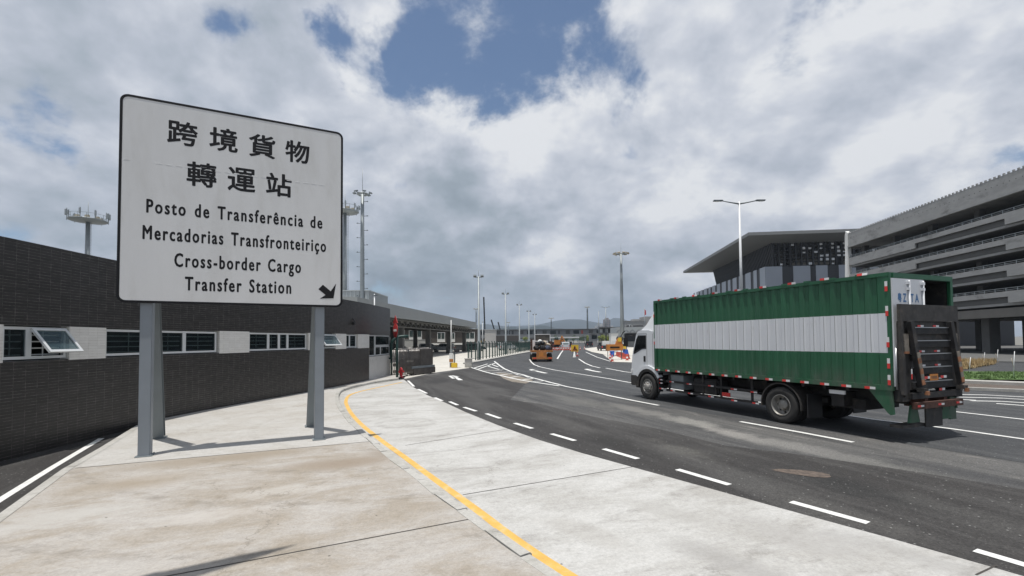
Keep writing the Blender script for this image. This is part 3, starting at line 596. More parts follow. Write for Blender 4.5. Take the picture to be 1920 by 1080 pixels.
sheet('median_gutter', [tuple(gp(*a)[:2]) for a in [(1690, 727), (1800, 729), (1920, 734), (2600, 755), (2600, 738), (1920, 724), (1800, 719), (1690, 717)]], .012, MAT['brown'])
sheet('slip_road', [(16, 29), (70, 26), (90, 40), (66, 50), (45, 52), (28, 60), (18, 60)], .006, 'asphf')
sheet('slip_line', [tuple(gp(*a)[:2]) for a in [(1760, 698.5), (1880, 699.5), (1880, 701), (1760, 700.8)]], .017, 'paint', parent=None)
sheet('dry_verge', [tuple(gp(*a)[:2]) for a in [(1690, 696), (1812, 693), (1868, 683), (1852, 676), (1690, 674)]], .09, 'dry', kind='stuff')
sheet('car_park_forecourt', [(57, 30), (130, 30), (130, 130), (62, 130), (24, 72), (20, 60)], .05, 'concd')
# tufts so the grass reads as grass
def tufts(name, region, n, h, mat, lab):
    mb = MB(); (xa, ya), (xb, yb) = region[0]
    cnt = 0
    while cnt < n:
        x = random.uniform(xa, xb); y = random.uniform(ya, yb)
        if not region[1](x, y): continue
        cnt += 1
        for k in range(4):
            a = random.uniform(0, 2*PI); r = random.uniform(.01, .05); hh = h*random.uniform(.4, 1.2); z = region[2]
            bx, by = x+random.uniform(-.08, .08), y+random.uniform(-.08, .08)
            mb.face([(bx-r*math.sin(a)*.5, by+r*math.cos(a)*.5, z), (bx+r*math.sin(a)*.5, by-r*math.cos(a)*.5, z), (bx+math.cos(a)*hh*.4, by+math.sin(a)*hh*.4, z+hh)])
    return mb.build(name, mat, kind='stuff')
ga, gb = gp(1800, 717), gp(1960, 703)
tufts('grass_blades', (((ga.x-2, gp(1900, 717).y), (38, gp(1900, 702.5).y)), lambda x, y: True, .16), 2600, .10, 'grass', '')
va, vb = gp(1790, 692), gp(1866, 676)
def inverge(x, y):
    d = Vector((x, y, .09-EYE)); q = RM.transposed() @ d; px = CX+FPX*q.x/-q.z; py = CY-FPX*q.y/-q.z
    return 1700 < px < 1868 and 675 < py < 693-max(0, (px-1812))*.18
tufts('dry_grass_blades', (((20, 30), (46, 50)), inverge, .09), 1500, .30, 'dry', '')

# ------------------------------------------------------------------ THE BIG SIGN
ANG = .4623; BLc = Vector((-7.437, 8.696, 3.072)); BW, BH = 4.015, 4.0
def text_mesh(body, x0, x1, base, cap, mat, parent, bold=.010, name='lettering', cjk=False, spc=1.0, word=1.0, hb=.012):
    """text as a flat mesh in the board plane (x across, z up), fitted to the measured extents;
    the stroke is thickened by overlaying slightly shifted copies a fraction of a millimetre apart"""
    cu = bpy.data.curves.new('t', 'FONT'); cu.body = body; cu.size = 1; cu.resolution_u = 3
    cu.space_character = spc; cu.space_word = word
    ob = bpy.data.objects.new('t', cu); COL.objects.link(ob)
    dg = bpy.context.evaluated_depsgraph_get(); me = bpy.data.meshes.new_from_object(ob.evaluated_get(dg))
    bpy.data.objects.remove(ob); vs = [v.co.copy() for v in me.vertices]; fs = [tuple(p.vertices) for p in me.polygons]
    mnx, mxx = min(v.x for v in vs), max(v.x for v in vs)
    lo, hi = (min(v.y for v in vs), max(v.y for v in vs)) if cjk else (0.0, CAPH)
    r = hb
    W_ = x1-x0-2*r; H_ = cap-2*r; V = []; F_ = []
    sh = [(0, 0), (1, 0), (-1, 0), (0, 1), (0, -1), (.7, .7), (.7, -.7), (-.7, .7), (-.7, -.7), (.5, 0), (-.5, 0), (0, .5), (0, -.5)]
    for k, (dx, dy) in enumerate(sh):
        o_ = len(V)
        for v in vs: V.append((x0+r+(v.x-mnx)/(mxx-mnx)*W_+dx*r, -.0006-.00012*k, base+r+(v.y-lo)/(hi-lo)*H_+dy*r))
        F_ += [tuple(i+o_ for i in f) for f in fs]
    m2 = bpy.data.meshes.new(name); m2.from_pydata(V, [], F_); m2.materials.append(MAT[mat])
    o = bpy.data.objects.new(name, m2); COL.objects.link(o); o.parent = parent
    return o
def caph():
    cu = bpy.data.curves.new('t', 'FONT'); cu.body = 'H'; cu.size = 1
    ob = bpy.data.objects.new('t', cu); COL.objects.link(ob)
    dg = bpy.context.evaluated_depsgraph_get(); me = bpy.data.meshes.new_from_object(ob.evaluated_get(dg))
    bpy.data.objects.remove(ob); return max(v.co.y for v in me.vertices)
CAPH = caph()
org = BLc.copy()
sg = thing('road_sign', (BLc.x+math.cos(ANG)*BW/2, BLc.y+math.sin(ANG)*BW/2, SW), 'large grey-white trilingual cargo transfer sign on four grey steel legs on the sidewalk', 'road sign', ANG)
def rrect(x0, z0, x1, z1, r, n=8):
    P = []
    for cx, cz, a0 in ((x1-r, z0+r, -PI/2), (x1-r, z1-r, 0), (x0+r, z1-r, PI/2), (x0+r, z0+r, PI)):
        for k in range(n+1):
            a = a0+PI/2*k/n; P.append((cx+r*math.cos(a), cz+r*math.sin(a)))
    return P
bx0 = -BW/2; bz0 = BLc.z-SW
MB().prism(rrect(bx0, bz0, bx0+BW, bz0+BH, .135), 0, .035).build('sign_panel', 'board', sg)
out = rrect(bx0-.005, bz0-.005, bx0+BW+.005, bz0+BH+.005, .14); inn = rrect(bx0+.040, bz0+.040, bx0+BW-.040, bz0+BH-.040, .10)
mb = MB(); n = len(out)
vs = [(p[0], -.004, p[1]) for p in out]+[(p[0], -.004, p[1]) for p in inn]+[(p[0], .04, p[1]) for p in out]
mb.add(vs, [(i, (i+1) % n, n+(i+1) % n, n+i) for i in range(n)]+[(i, (i+1) % n, 2*n+(i+1) % n, 2*n+i) for i in range(n)])
mb.build('border', 'blk', sg)
mb = MB(); mb.box((0, .07, bz0+.25), (BW-.3, .06, .08)); mb.box((0, .07, bz0+1.6), (BW-.3, .06, .08)); mb.box((0, .07, bz0+2.9), (BW-.3, .06, .08)); mb.box((0, .07, bz0+3.7), (BW-.3, .06, .08))
mb.build('rear_rail', 'steel2', sg)
mb = MB()
for i in range(24):
    a = .05+i*.165
    if random.random() < .75: mb.box((bx0+a+.06, -.0012, bz0+2.735+random.uniform(-.004, .004)), (.10, .002, .012))
mb.build('panel_seam', 'seam', sg)
def T_(body, x0, x1, b, c, **k): return text_mesh(body, bx0+x0, bx0+x1, bz0+b, c, k.pop('mat', 'blk'), sg, **k)
for ch, x0, x1, b, t in [('跨', .735, 1.243, 3.163, 3.652), ('境', 1.437, 1.941, 3.163, 3.655), ('貨', 2.140, 2.640, 3.152, 3.650), ('物', 2.830, 3.315, 3.152, 3.640),
                      ('轉', 1.062, 1.575, 2.372, 2.872), ('運', 1.765, 2.270, 2.372, 2.872), ('站', 2.465, 2.965, 2.360, 2.862)]:
    T_(ch, x0, x1, b, t-b, cjk=True, hb=.0115, name='character')
T_('Posto de Transferência de', .425, 3.589, 1.745, .272, spc=1.28, word=1.35, hb=.0085)
T_('Mercadorias Transfronteiriço', .374, 3.669, 1.226, .275, spc=1.28, word=1.35, hb=.0085)
T_('Cross-border Cargo', .882, 3.160, .722, .275, spc=1.28, word=1.35, hb=.0085)
T_('Transfer Station', 1.06, 2.97, .262, .277, spc=1.28, word=1.35, hb=.0085)
mb = MB(); ar = [(3.605, .492), (3.768, .352), (3.880, .53), (3.828, .195), (3.545, .18), (3.660, .265), (3.512, .388)]
mb.prism([(bx0+p[0], bz0+p[1]) for p in ar], -.003, .001); mb.build('arrow', 'blk', sg)
# legs: front posts at board, braces behind
def sgl(px, py, dn=0):  # ground point in sign-local coordinates
    p = gp(px, py, SW); d = p-sg.location; return (d.x*math.cos(ANG)+d.y*math.sin(ANG), -d.x*math.sin(ANG)+d.y*math.cos(ANG)+dn)
def hsec(mb, p, q, w, d, t=.018):
    """H-section column: two flanges and a web"""
    p = Vector(p); q = Vector(q); Z = (q-p).normalized(); X = Vector((1, 0, 0)); Y = Z.cross(X).normalized()
    c = (p+q)/2; L = (q-p).length
    mb.box(c+Y*(d/2-t/2), (w, t, L), None, X, Y, Z); mb.box(c-Y*(d/2-t/2), (w, t, L), None, X, Y, Z); mb.box(c, (t, d-2*t, L), None, X, Y, Z)
top = bz0+BH-.15
for px, py, bxp, byp in ((270, 856, 296, 822), (598, 824, 581, 800)):
    x, y = sgl(px, py); bx_, by_ = sgl(bxp, byp)
    mb = MB(); mb.box((x, .16, top/2), (.195, .20, top)); mb.build('post', 'steel', sg, bevel=.010)
    mb = MB(); hsec(mb, (bx_+.02, by_+.03, 0), (x+.0, .38, bz0+1.3), .20, .20); mb.build('brace', 'steel2', sg)
    for qx, qy in ((x, .16), (bx_+.02, by_+.03)):
        mb = MB(); mb.box((qx, qy, .008), (.27, .28, .016))
        for ax in (-1, 1):
            for ay in (-1, 1): mb.lathe([(0, .03), (.014, .03), (.014, .016)], (qx+ax*.115, qy+ay*.12, 0), 'z', 6)
        mb.build('base_plate', 'steel2', sg)

# ------------------------------------------------------------------ TILED BUILDING
ZT, ZB0, ZB1 = 4.42, 1.95, 2.685
bl = thing('gatehouse_building', (-10.1, 12, 0), 'low dark brown tiled building with a strip of white windows behind the big sign', 'building')
wacc = [0]
for i in range(1, len(WB)): wacc.append(wacc[-1]+(WB[i]-WB[i-1]).length)
def wp(s): p, t = along(WB, wacc, s); return p, t
def whit(px, z=2.3):
    """arc position where the sight line at this column meets the wall"""
    best = None
    for i in range(1, len(WB)):
        a, b = WB[i-1], WB[i]
        d = ray(px, 640); nx = Vector((d.y, -d.x))
        fa = a.x*nx.x+a.y*nx.y; fb = b.x*nx.x+b.y*nx.y
        if fa*fb <= 0 and fa != fb:
            best = wacc[i-1]+(wacc[i]-wacc[i-1])*fa/(fa-fb)
    return best if best is not None else (wacc[-1] if px > 600 else 0.0)
def wallstrip(mb, s0, s1, z0, z1, off=0., m=None, step=.5, uvz=0.):
    """wall skin following the curve; off > 0 = towards the road"""
    n = max(1, int((s1-s0)/step)); pts = []
    for i in range(n+1):
        s = s0+(s1-s0)*i/n; p, t = wp(s); nrm = Vector((t.y, -t.x, 0)); pts.append((p+nrm*off, s))
    for (a, sa), (b, sb) in zip(pts, pts[1:]):
        mb.face([(a.x, a.y, z0), (b.x, b.y, z0), (b.x, b.y, z1), (a.x, a.y, z1)], m, uv=[(sa, z0), (sb, z0), (sb, z1), (sa, z1)])
SE = wacc[-1]
s_booth = whit(692)
mb = MB(); wallstrip(mb, 0, s_booth, 0, ZB0); wallstrip(mb, 0, SE, ZB1, ZT)
p, t = wp(SE); nrm = Vector((t.y, -t.x, 0)); e2 = p-nrm*9
mb.face([(p.x, p.y, 0), (e2.x, e2.y, 0), (e2.x, e2.y, ZT), (p.x, p.y, ZT)], uv=[(0, 0), (9, 0), (9, ZT), (0, ZT)])
mb.build('tiled_wall', 'tile', bl, world=True)
# parapet cap + roof slab + recess soffit/sill + dark interior
mb = MB()
def hstrip(mb, s0, s1, z, o0, o1, m=None, step=.5):
    n = max(1, int((s1-s0)/step)); P = []
    for i in range(n+1):
        p, t = wp(s0+(s1-s0)*i/n); nrm = Vector((t.y, -t.x, 0)); P.append((p+nrm*o0, p+nrm*o1))
    for (a, b), (c, d) in zip(P, P[1:]): mb.face([(a.x, a.y, z), (c.x, c.y, z), (d.x, d.y, z), (b.x, b.y, z)], m)
hstrip(mb, 0, SE, ZT+.002, .012, -.25, step=1); hstrip(mb, 0, SE, ZT-.35, -.25, -9); wallstrip(mb, 0, SE, ZT-.35, ZT, -.25)
wallstrip(mb, 0, SE, ZT, ZT+.002, .012)
mb.build('roof', 'pdark', bl, world=True)
mb = MB(); hstrip(mb, 0, SE, ZB1, 0, -.18); hstrip(mb, 0, s_booth, ZB0, 0, -.18)
mb.build('window_reveal', 'wframe', bl, world=True)
mb = MB(); wallstrip(mb, 0, SE, 0, ZT-.4, -1.6, step=1.5); wallstrip(mb, 0, s_booth, ZB0-1, ZB0, -.19); hstrip(mb, 0, SE, ZB0-.6, -.18, -1.6); hstrip(mb, 0, SE, ZB1+.3, -.05, -1.6)
mb.build('dark_room', 'dark', bl, world=True)
def panel(px0, px1, mat='tilew', z0=ZB0-.02, z1=ZB1):
    s0 = whit(px0) if px0 is not None else 0; s1 = whit(px1); mb = MB(); wallstrip(mb, s0, s1, z0, z1, .012)
    for s in (s0, s1):
        p, t = wp(s); nrm = Vector((t.y, -t.x, 0)); a = p+nrm*.012; b = p-nrm*.18
        mb.face([(a.x, a.y, z0), (b.x, b.y, z0), (b.x, b.y, z1), (a.x, a.y, z1)], uv=[(0, z0), (.2, z0), (.2, z1), (0, z1)])
    wallstrip(mb, s0, s1, z1, z1+.001, .012)
    mb.build('pale_panel', mat, bl, world=True)
def frame_rect(mb, s0, s1, z0, z1, off, w=.06, d=.05, m=None):
    p0, t0 = wp(s0); p1, t1 = wp(s1); T = (p1-p0).normalized(); N = Vector((T.y, -T.x, 0)); a = p0+N*off; b = p1+N*off; Z = Vector((0, 0, 1))
    for z in (z0+w/2, z1-w/2): mb.box((a+b)/2+Z*z, ((b-a).length, d, w), m, T, N)
    for q in (a+T*w/2, b-T*w/2): mb.box(q+Z*(z0+z1)/2, (w, d, z1-z0-2*w), m, T, N)
    return a, b, T, N
def window(cuts, opens=(), bars=True, z0=ZB0+.03, z1=ZB1-.03):
    fr = MB(); gl = MB(); gr = MB(); sashes = []
    ss = [whit(c) if c is not None else 0 for c in cuts]
    for i in range(len(ss)-1):
        a, b, T, N = frame_rect(fr, ss[i], ss[i+1], z0, z1, -.07)
        if i in opens: sashes.append((a, b, T, N))
        else:
            c = (a+b)/2; gl.box(c+Vector((0, 0, (z0+z1)/2)), ((b-a).length-.12, .008, z1-z0-.12), None, T, N)
        if bars:
            nz = 4
            for k in range(nz+1): gr.box((a+b)/2-N*.09+Vector((0, 0, z0+.06+(z1-z0-.12)*(k+.0)/nz+.03)), ((b-a).length-.1, .014, .024), None, T, N)
            gr.box((a+b)/2-N*.09+Vector((0, 0, (z0+z1)/2)), (.015, .015, z1-z0-.1), None, T, N)
    f = fr.build('window', 'wframe', bl, world=True, bevel=.004)
    if gl.f: gl.build('pane', 'glass', f, world=True)
    if gr.f: gr.build('grille', 'bar', f, world=True)
    for a, b, T, N in sashes:   # top-hung sash swung outwards
        th = math.radians(38); dn = Vector((N.x*math.sin(th), N.y*math.sin(th), -math.cos(th))); h = z1-z0-.03
        A = a+T*.03+N*.03+Vector((0, 0, z1-.03)); Bq = b-T*.03+N*.03+Vector((0, 0, z1-.03)); nn = T.cross(dn)
        fs = MB(); w = .06
        for q in (A+dn*w/2, A+dn*(h-w/2)): fs.box(q+(Bq-A)/2, ((Bq-A).length, .045, w), None, T, nn, dn)
        for q in (A+T*w/2, Bq-T*w/2): fs.box(q+dn*h/2, (w, .045, h-2*w), None, T, nn, dn)
        s_ = fs.build('open_sash', 'wframe', f, world=True, bevel=.004)
        g_ = MB(); g_.box(A+(Bq-A)/2+dn*h/2, ((Bq-A).length-.11, .008, h-.11), None, T, nn, dn)
        g_.build('sash_pane', 'bglass', f, world=True)
panel(-200, 5)
window([6, 58, 128], opens=(1,)); panel(129, 198)
window([199, 298, 348, 408]); panel(411, 467)
window([468, 505, 525, 541, 576]); panel(578, 596)
window([597, 629], opens=(0,)); panel(629, 649)
window([650, 657, 669]); panel(671, 692)
mb = MB(); wallstrip(mb, s_booth, SE, 0, 1.42, .012); 
p, t = wp(s_booth); nrm = Vector((t.y, -t.x, 0)); a = p+nrm*.012; b = p-nrm*.2; mb.face([(a.x, a.y, 0), (b.x, b.y, 0), (b.x, b.y, 2.69), (a.x, a.y, 2.69)], uv=[(0, 0)]*4)
p, t = wp(SE); nrm = Vector((t.y, -t.x, 0)); a = p+nrm*.012+t*.01; b = p-nrm*1.6+t*.01; mb.face([(a.x, a.y, 0), (b.x, b.y, 0), (b.x, b.y, 1.42), (a.x, a.y, 1.42)], uv=[(0, 0)]*4)
mb.build('white_wall', 'rend', bl, world=True)
window([693, 704], bars=False, z0=1.44, z1=2.66); window([705, 731.5], bars=False, z0=2.02, z1=2.66); window([705, 715, 731.5], bars=False, z0=1.44, z1=2.0)
# small wall camera
p, t = wp(whit(661)); N = Vector((t.y, -t.x, 0)); mb = MB(); mb.box(p+N*.08+Vector((0, 0, 3.25)), (.14, .12, .16), None, t, N); mb.bar(p+Vector((0, 0, 3.5)), p+N*.14+Vector((0, 0, 3.34)), .04)
cm = mb.build('security_camera', 'black', None, label='small black camera fixed high on the dark tiled wall', cat='camera')
# ------------------------------------------------------------------ BOX TRUCK (local x = forward, y = left/near side, z = up)
TH = .3841; tf = Vector((-math.sin(TH), math.cos(TH), 0)); tn = Vector((-math.cos(TH), -math.sin(TH), 0))
tb = Vector((8.178, 10.0528, 0))-tn*1.225
tk = thing('box_truck', tb, 'long green and white corrugated box truck with a white cab and raised tail lift', 'truck', PI/2+TH)
BL_, Z0, Z1 = 7.743, 1.124, 3.705
rail = .12
def corr(mb, x0, x1, y, z0, z1, m, out=1, pitch=.262, dep=.036, axis='x'):
    x = x0; pr = []
    while x < x1-.01:
        for dx, dd in ((0, 0), (.095, 0), (.131, 1), (.226, 1), (.262, 0)):
            if dx < .262 or x+.262 >= x1-.01: pr.append((min(x+dx, x1), -dep*dd))
        x += pitch
    for (a, da), (b, db) in zip(pr, pr[1:]):
        if b <= a: continue
        if axis == 'x': mb.face([(a, y+out*da, z0), (b, y+out*db, z0), (b, y+out*db, z1), (a, y+out*da, z1)], m)
        else: mb.face([(y+out*da, a, z0), (y+out*db, b, z0), (y+out*db, b, z1), (y+out*da, a, z1)], m)
ZW0, ZW1 = 1.945, 2.815
for side in (1, -1):
    mb = MB(); y = side*1.205
    for za, zb, m in ((Z0+rail, ZW0-.0, 'green'), (ZW0, ZW1, 'white'), (ZW1, Z1-.09, 'green')): corr(mb, .12, BL_-.10, y, za, zb, m, side)
    for za, zb, m in ((Z0+rail, ZW0, 'green'), (ZW0, ZW1, 'white'), (ZW1, Z1-.09, 'green')):
        mb.box2((.0, y-.05*side, za), (.12, y+.012*side, zb), m); mb.box2((BL_-.10, y-.05*side, za), (BL_, y+.012*side, zb), m)
    o = mb.build('side_wall', None, tk)
mb = MB(); corr(mb, -1.15, 1.15, BL_-.03, Z0+rail, Z1-.09, 'green', 1, axis='y'); mb.build('front_wall', None, tk)
mb = MB()
for y in (1.165, -1.165):
    mb.box2((-.02, y-.06, Z0), (BL_+.02, y+.062, Z0+rail)); mb.box2((-.02, y-.06, Z1-.09), (BL_+.02, y+.06, Z1))
    mb.box2((-.02, y-.055, Z0+rail), (.05, y+.055, Z1-.09)); mb.box2((BL_-.03, y-.055, Z0+rail), (BL_+.03, y+.055, Z1-.09))
for x in (.0, BL_-.02):
    mb.box2((x-.04, -1.10, Z1-.12), (x+.05, 1.10, Z1-.003))
mb.box2((-.04, -1.10, Z0+.003), (.05, 1.10, Z0+.14))
mb.build('box_frame', 'green', tk, bevel=.008)
mb = MB(); n = 28
corr(mb, .05, BL_-.05, 0, 0, 1, None)  # roof sheet profile, laid flat
v2 = [(x, (z-.5)*2.2, Z1-.05+y) for x, y, z in mb.v]; mb.v = v2; mb.build('box_roof', 'green', tk)
mb = MB(); mb.box2((.06, -1.12, Z0+.02), (BL_-.06, 1.12, Z0+.10)); mb.build('box_floor', 'grime', tk)
# rail hooks along the top, as little lashing lugs
mb = MB(); mb.box2((0, 1.19, Z1-.02), (.16, 1.235, Z1+.025)); lug = mb.build('lashing_lug', 'green', tk); lug.location = (.5, 0, 0); x = 1.12
while x < BL_-.2: inst(lug, tk, (x, 0, 0)); x += .62
# reflective markers: one mesh, many parts
mb = MB(); mb.box2((-.11, 0, -.027), (0, .006, .027), 'refw'); mb.box2((0, 0, -.027), (.11, .006, .027), 'red')
mk = mb.build('reflector', None, tk); mk.location = (.42, 1.228, Z0+.035)
mb = MB(); mb.box2((-.11, 0, -.02), (0, .006, .02), 'refw'); mb.box2((0, 0, -.02), (.11, .006, .02), 'red'); mks = mb.build('reflector', None, tk); mks.location = (7.55, 1.13, .80)
for i in range(1, 15): inst(mk, tk, (.42+i*.51, 1.228, Z0+.035+random.uniform(-.004, .004)))
for i in range(9):
    inst(mk, tk, (.5+i*.86, 1.236, Z1+.012+random.uniform(-.006, .006)), (random.uniform(-.3, .2), 0, 0))
for z in (3.40, 2.86, 2.18, 1.72, 1.36):
    inst(mk, tk, (.03, 1.229, z), (0, PI/2, 0))
for z in (3.2, 2.2): inst(mks, tk, (BL_-.01, 1.231, z), (0, PI/2, 0))
for i, (x, z) in enumerate([(6.95, .77), (6.1, .76), (5.15, .78), (4.25, .76), (3.55, .74), (7.5, .48), (6.9, .46), (6.05, .45), (5.15, .44), (4.25, .42), (3.5, .43), (7.55, .68)]): inst(mks, tk, (x, 1.132, z))
# door: white leaf with lock bars and registration text, other half open
mb = MB(); mb.box2((-.055, .02, Z0+.10), (-.026, 1.165, Z1-.13)); mb.build('rear_door', 'white', tk)
door = [o for o in tk.children if o.name.startswith('rear_door')][0]
mb = MB()
for y in (.62, .10):
    mb.tube([(-.09, y, Z0+.2), (-.09, y, Z1-.16)], .018, 8)
    for z in (Z1-.35, Z1-.22, 2.2, 1.5): mb.box((-.08, y, z), (.05, .09, .06))
mb.build('lock_rod', 'white', door)
def rtext(body, ya, yb, z, h, cjk=False):
    o = text_mesh(body, 0, abs(yb-ya), 0, h, 'ink', door, cjk=cjk, hb=.007, name='registration')
    o.location = (-.0565, ya, z); o.rotation_euler = (0, 0, -PI/2)
rtext('粤', .99, .85, 3.06, .20, True); rtext('Z', .80, .68, 3.06, .19); rtext('T', .52, .41, 3.06, .19); rtext('A', .36, .22, 3.06, .19)
mb = MB(); mb.box2((.06, -1.12, Z0+.1), (BL_-.2, -1.14, Z1-.1)); mb.box2((.06, 1.12, Z0+.1), (BL_-.2, 1.14, Z1-.1)); mb.box2((.06, -1.12, Z1-.13), (BL_-.2, 1.12, Z1-.11)); mb.box2((2, -1.1, Z0+.1), (2.1, 1.1, Z1-.15)); mb.build('shade_lining', 'chassis', tk)  # dark sheets added to stand for the shade inside the open box
mb = MB(); mb.box2((.5, -.85, Z0+.1), (1.5, -.1, 3.15)); mb.build('pallet_load', 'tan', tk) if False else None
for side in (1, -1):
    mb = MB(); x = .12
    while x < BL_-.15:
        mb.box2((x-.004, side*1.2035, ZW0+.01), (x+.003, side*1.2065, ZW1-.01)); x += .262
    mb.build('stripe_line', 'canopyd', tk)  # thin dark line at each corrugation edge of the white band
# chassis
mb = MB()
for y in (.42, -.42): mb.box2((.1, y-.04, .78), (9.0, y+.04, 1.05))
for x in (.3, 1.2, 3.9, 5.4, 7.2): mb.box2((x, -.38, .82), (x+.12, .38, 1.0))
x = .4
while x < BL_-.2: mb.box2((x, -1.1, 1.03), (x+.08, 1.1, 1.122)); x += .55
mb.box2((2.5, -.9, .40), (2.85, .9, .56)); mb.box2((8.1, -.85, .40), (8.4, .85, .52))
for y in (.55, -.55): mb.box2((1.8, y-.05, .62), (3.6, y+.05, .74))
mb.tube([(2.7, 0, .48), (6.6, 0, .75)], .06, 8)
mb.box2((.9, -.7, .55), (1.7, .6, .8)); mb.box2((1.2, -.95, .62), (1.5, .9, .95))
mb.build('chassis', 'chassis', tk)
# boxes and tanks slung under the bed
mb = MB(); mb.box2((4.95, .55, .48), (6.0, 1.06, .98)); mb.build('fuel_tank', 'chassis', tk, bevel=.05)
mb = MB(); mb.box2((6.45, .60, .52), (7.15, 1.05, 1.02)); mb.build('battery_box', 'galv', tk, bevel=.02)
mb = MB(); mb.box2((4.0, -.95, .5), (6.2, -.5, .95)); mb.build('air_tank', 'chassis', tk, bevel=.05)
mb = MB(); mb.box2((4.45, 1.06, .50), (4.75, 1.09, .62), ); mb.build('warning_flag', 'red', tk)
mb = MB(); mb.box2((1.05, 1.06, .93), (1.42, 1.10, 1.02)); mb.build('side_lamp', 'refw', tk)
# side guards
mb = MB()
for side in (1, -1):
    y = side*1.11
    for z in (.77, .45): mb.box2((3.45, y-.02, z-.035), (7.25, y+.02, z+.035))
    for x in (3.62, 4.75, 5.5, 7.1): mb.box2((x, y-.05, .42), (x+.07, y-.02, 1.12))
mb.build('side_guard', 'chassis', tk)
# wheels
def wheel(x, y, side, dual=False, name='wheel'):
    w = bpy.data.objects.new(name, None); COL.objects.link(w); w.parent = tk; w.location = (x, y, .485); w.empty_display_size = .1
    s_ = side
    mb = MB()
    prof = [(.275, -.12), (.33, -.135), (.42, -.135), (.465, -.115), (.485, -.09), (.487, -.03), (.478, -.028), (.478, -.018), (.487, -.016), (.487, .016), (.478, .018), (.478, .028), (.487, .03), (.485, .09), (.465, .115), (.42, .135), (.36, .138), (.33, .128), (.275, .12)]
    mb.lathe([(r, h*s_) for r, h in prof], (0, 0, 0), 'y', 40)
    if dual: mb.lathe([(r, h*s_-.30*s_) for r, h in prof], (0, 0, 0), 'y', 40)
    mb.build('tyre', 'tyre', w)
    mb = MB()
    if dual: rp = [(.285, .122), (.275, .132), (.262, .12), (.255, -.02), (.235, -.06), (.16, -.065), (.14, -.03), (.14, .03), (.10, .05), (0, .05)]
    else: rp = [(.285, .122), (.275, .132), (.262, .11), (.25, .06), (.22, .08), (.17, .14), (.13, .15), (.12, .19), (.08, .21), (0, .21)]
    mb.lathe([(r, h*s_) for r, h in rp], (0, 0, 0), 'y', 40, 'rim')
    for k in range(8):
        a = 2*PI*k/8; r = .20
        c = (r*math.cos(a), (-.058 if dual else .105)*s_, r*math.sin(a))
        mb.lathe([(.033, .0), (.033, .006*s_), (0, .006*s_)], c, 'y', 10, 'dark')
        a += PI/8; c = (.165*math.cos(a), (-.05 if dual else .145)*s_, .165*math.sin(a)); mb.lathe([(.016, 0), (.016, .03*s_), (0, .03*s_)], c, 'y', 6, 'chrome')
    mb.build('rim', None, w)
    return w
for side in (1, -1):
    wheel(2.675, side*1.06, side, True); wheel(8.262, side*1.03, side)
# rear mudguards
for side in (1, -1):
    mb = MB(); N_ = 14; ra = .60
    P = [(2.675+ra*math.cos(a), .49+ra*math.sin(a)) for a in [math.radians(-8+196*i/N_) for i in range(N_+1)]]
    y0, y1 = side*.62, side*1.20
    for (a, b), (c, d) in zip(P, P[1:]):
        mb.face([(a, y0, b), (c, y0, d), (c, y1, d), (a, y1, b)]); 
        a2, b2 = 2.675+(a-2.675)*.95, .49+(b-.49)*.95; c2, d2 = 2.675+(c-2.675)*.95, .49+(d-.49)*.95
        mb.face([(a, y1, b), (c, y1, d), (c2, y1, d2), (a2, y1, b2)]); mb.face([(a2, y1, b2), (c2, y1, d2), (c2, y0, d2), (a2, y0, b2)])
    mb.build('mudguard', 'grime', tk)
    mb = MB(); mb.box2((1.93, side*.62, .25), (1.95, side*1.16, .85)); mb.build('mud_flap', 'black', tk)
# green skirt panel at the rear corner
for side in (1, -1):
    mb = MB(); mb.prism([(.46, Z0), (.0, Z0), (-.03, .62), (.04, .60), (.09, .64)], side*1.165, side*1.21); mb.build('rear_skirt', 'green', tk)
# rear underside: bumper, mud flaps, brackets
mb = MB(); mb.box2((-.28, -.88, .74), (-.18, .86, .88)); mb.box2((-.2, .3, .74), (.2, .42, 1.0)); mb.box2((-.2, -.42, .74), (.2, -.3, 1.0)); mb.build('rear_bumper', 'rust', tk)
for y in (.75, .0, -.7): inst(mks, tk, (-.288, y, .81), (0, 0, PI/2))
mb = MB()
for y in (.62, -.58): mb.prism([(y-.2, .42), (y+.2, .42), (y+.10, .80), (y-.10, .80)], -.1, -.06, None, 'x')
mb.build('lift_bracket', 'green', tk)
mb = MB(); mb.box2((-.15, -.32, .30), (-.12, .30, .78)); mb.build('mud_flap', 'grime', tk)
mb = MB(); mb.box2((.0, -.95, .36), (.04, -1.2, .95)); mb.build('mud_flap', 'green', tk)
mb = MB(); mb.box2((-.10, .2, .32), (.15, 1.05, .38)); mb.build('rear_step', 'grime', tk)
# tail lift: folded platform leaning against the box
lift = bpy.data.objects.new('tail_lift', None); COL.objects.link(lift); lift.parent = tk; lift.location = (0, 0, 0); lift.empty_display_size = .2
def LP(y, z, d=0.):     # platform surface point; leans outwards towards the bottom
    k = (3.0-z)/1.9; return Vector((-.12-.03*k-d, y+.085, z))
gp0, gp1 = 1.08, -1.13
def slab(mb, ya, yb, za, zb, d0=0., d1=.03, m=None):
    q = [LP(ya, za, d0), LP(yb, za, d0), LP(yb, zb, d0), LP(ya, zb, d0), LP(ya, za, d1), LP(yb, za, d1), LP(yb, zb, d1), LP(ya, zb, d1)]
    mb.add(q, [(0, 1, 2, 3), (7, 6, 5, 4), (0, 4, 5, 1), (1, 5, 6, 2), (2, 6, 7, 3), (3, 7, 4, 0)], m)
mb = MB(); slab(mb, gp0, gp1, 2.63, 3.0, 0, .05); slab(mb, gp0, gp1, 1.14, 2.63, -.02, 0); slab(mb, gp0, gp0-.10, 1.05, 2.63, 0, .06); slab(mb, gp1, gp1+.10, 1.05, 2.63, 0, .06)
mb.build('platform', 'grime', lift, bevel=.004)
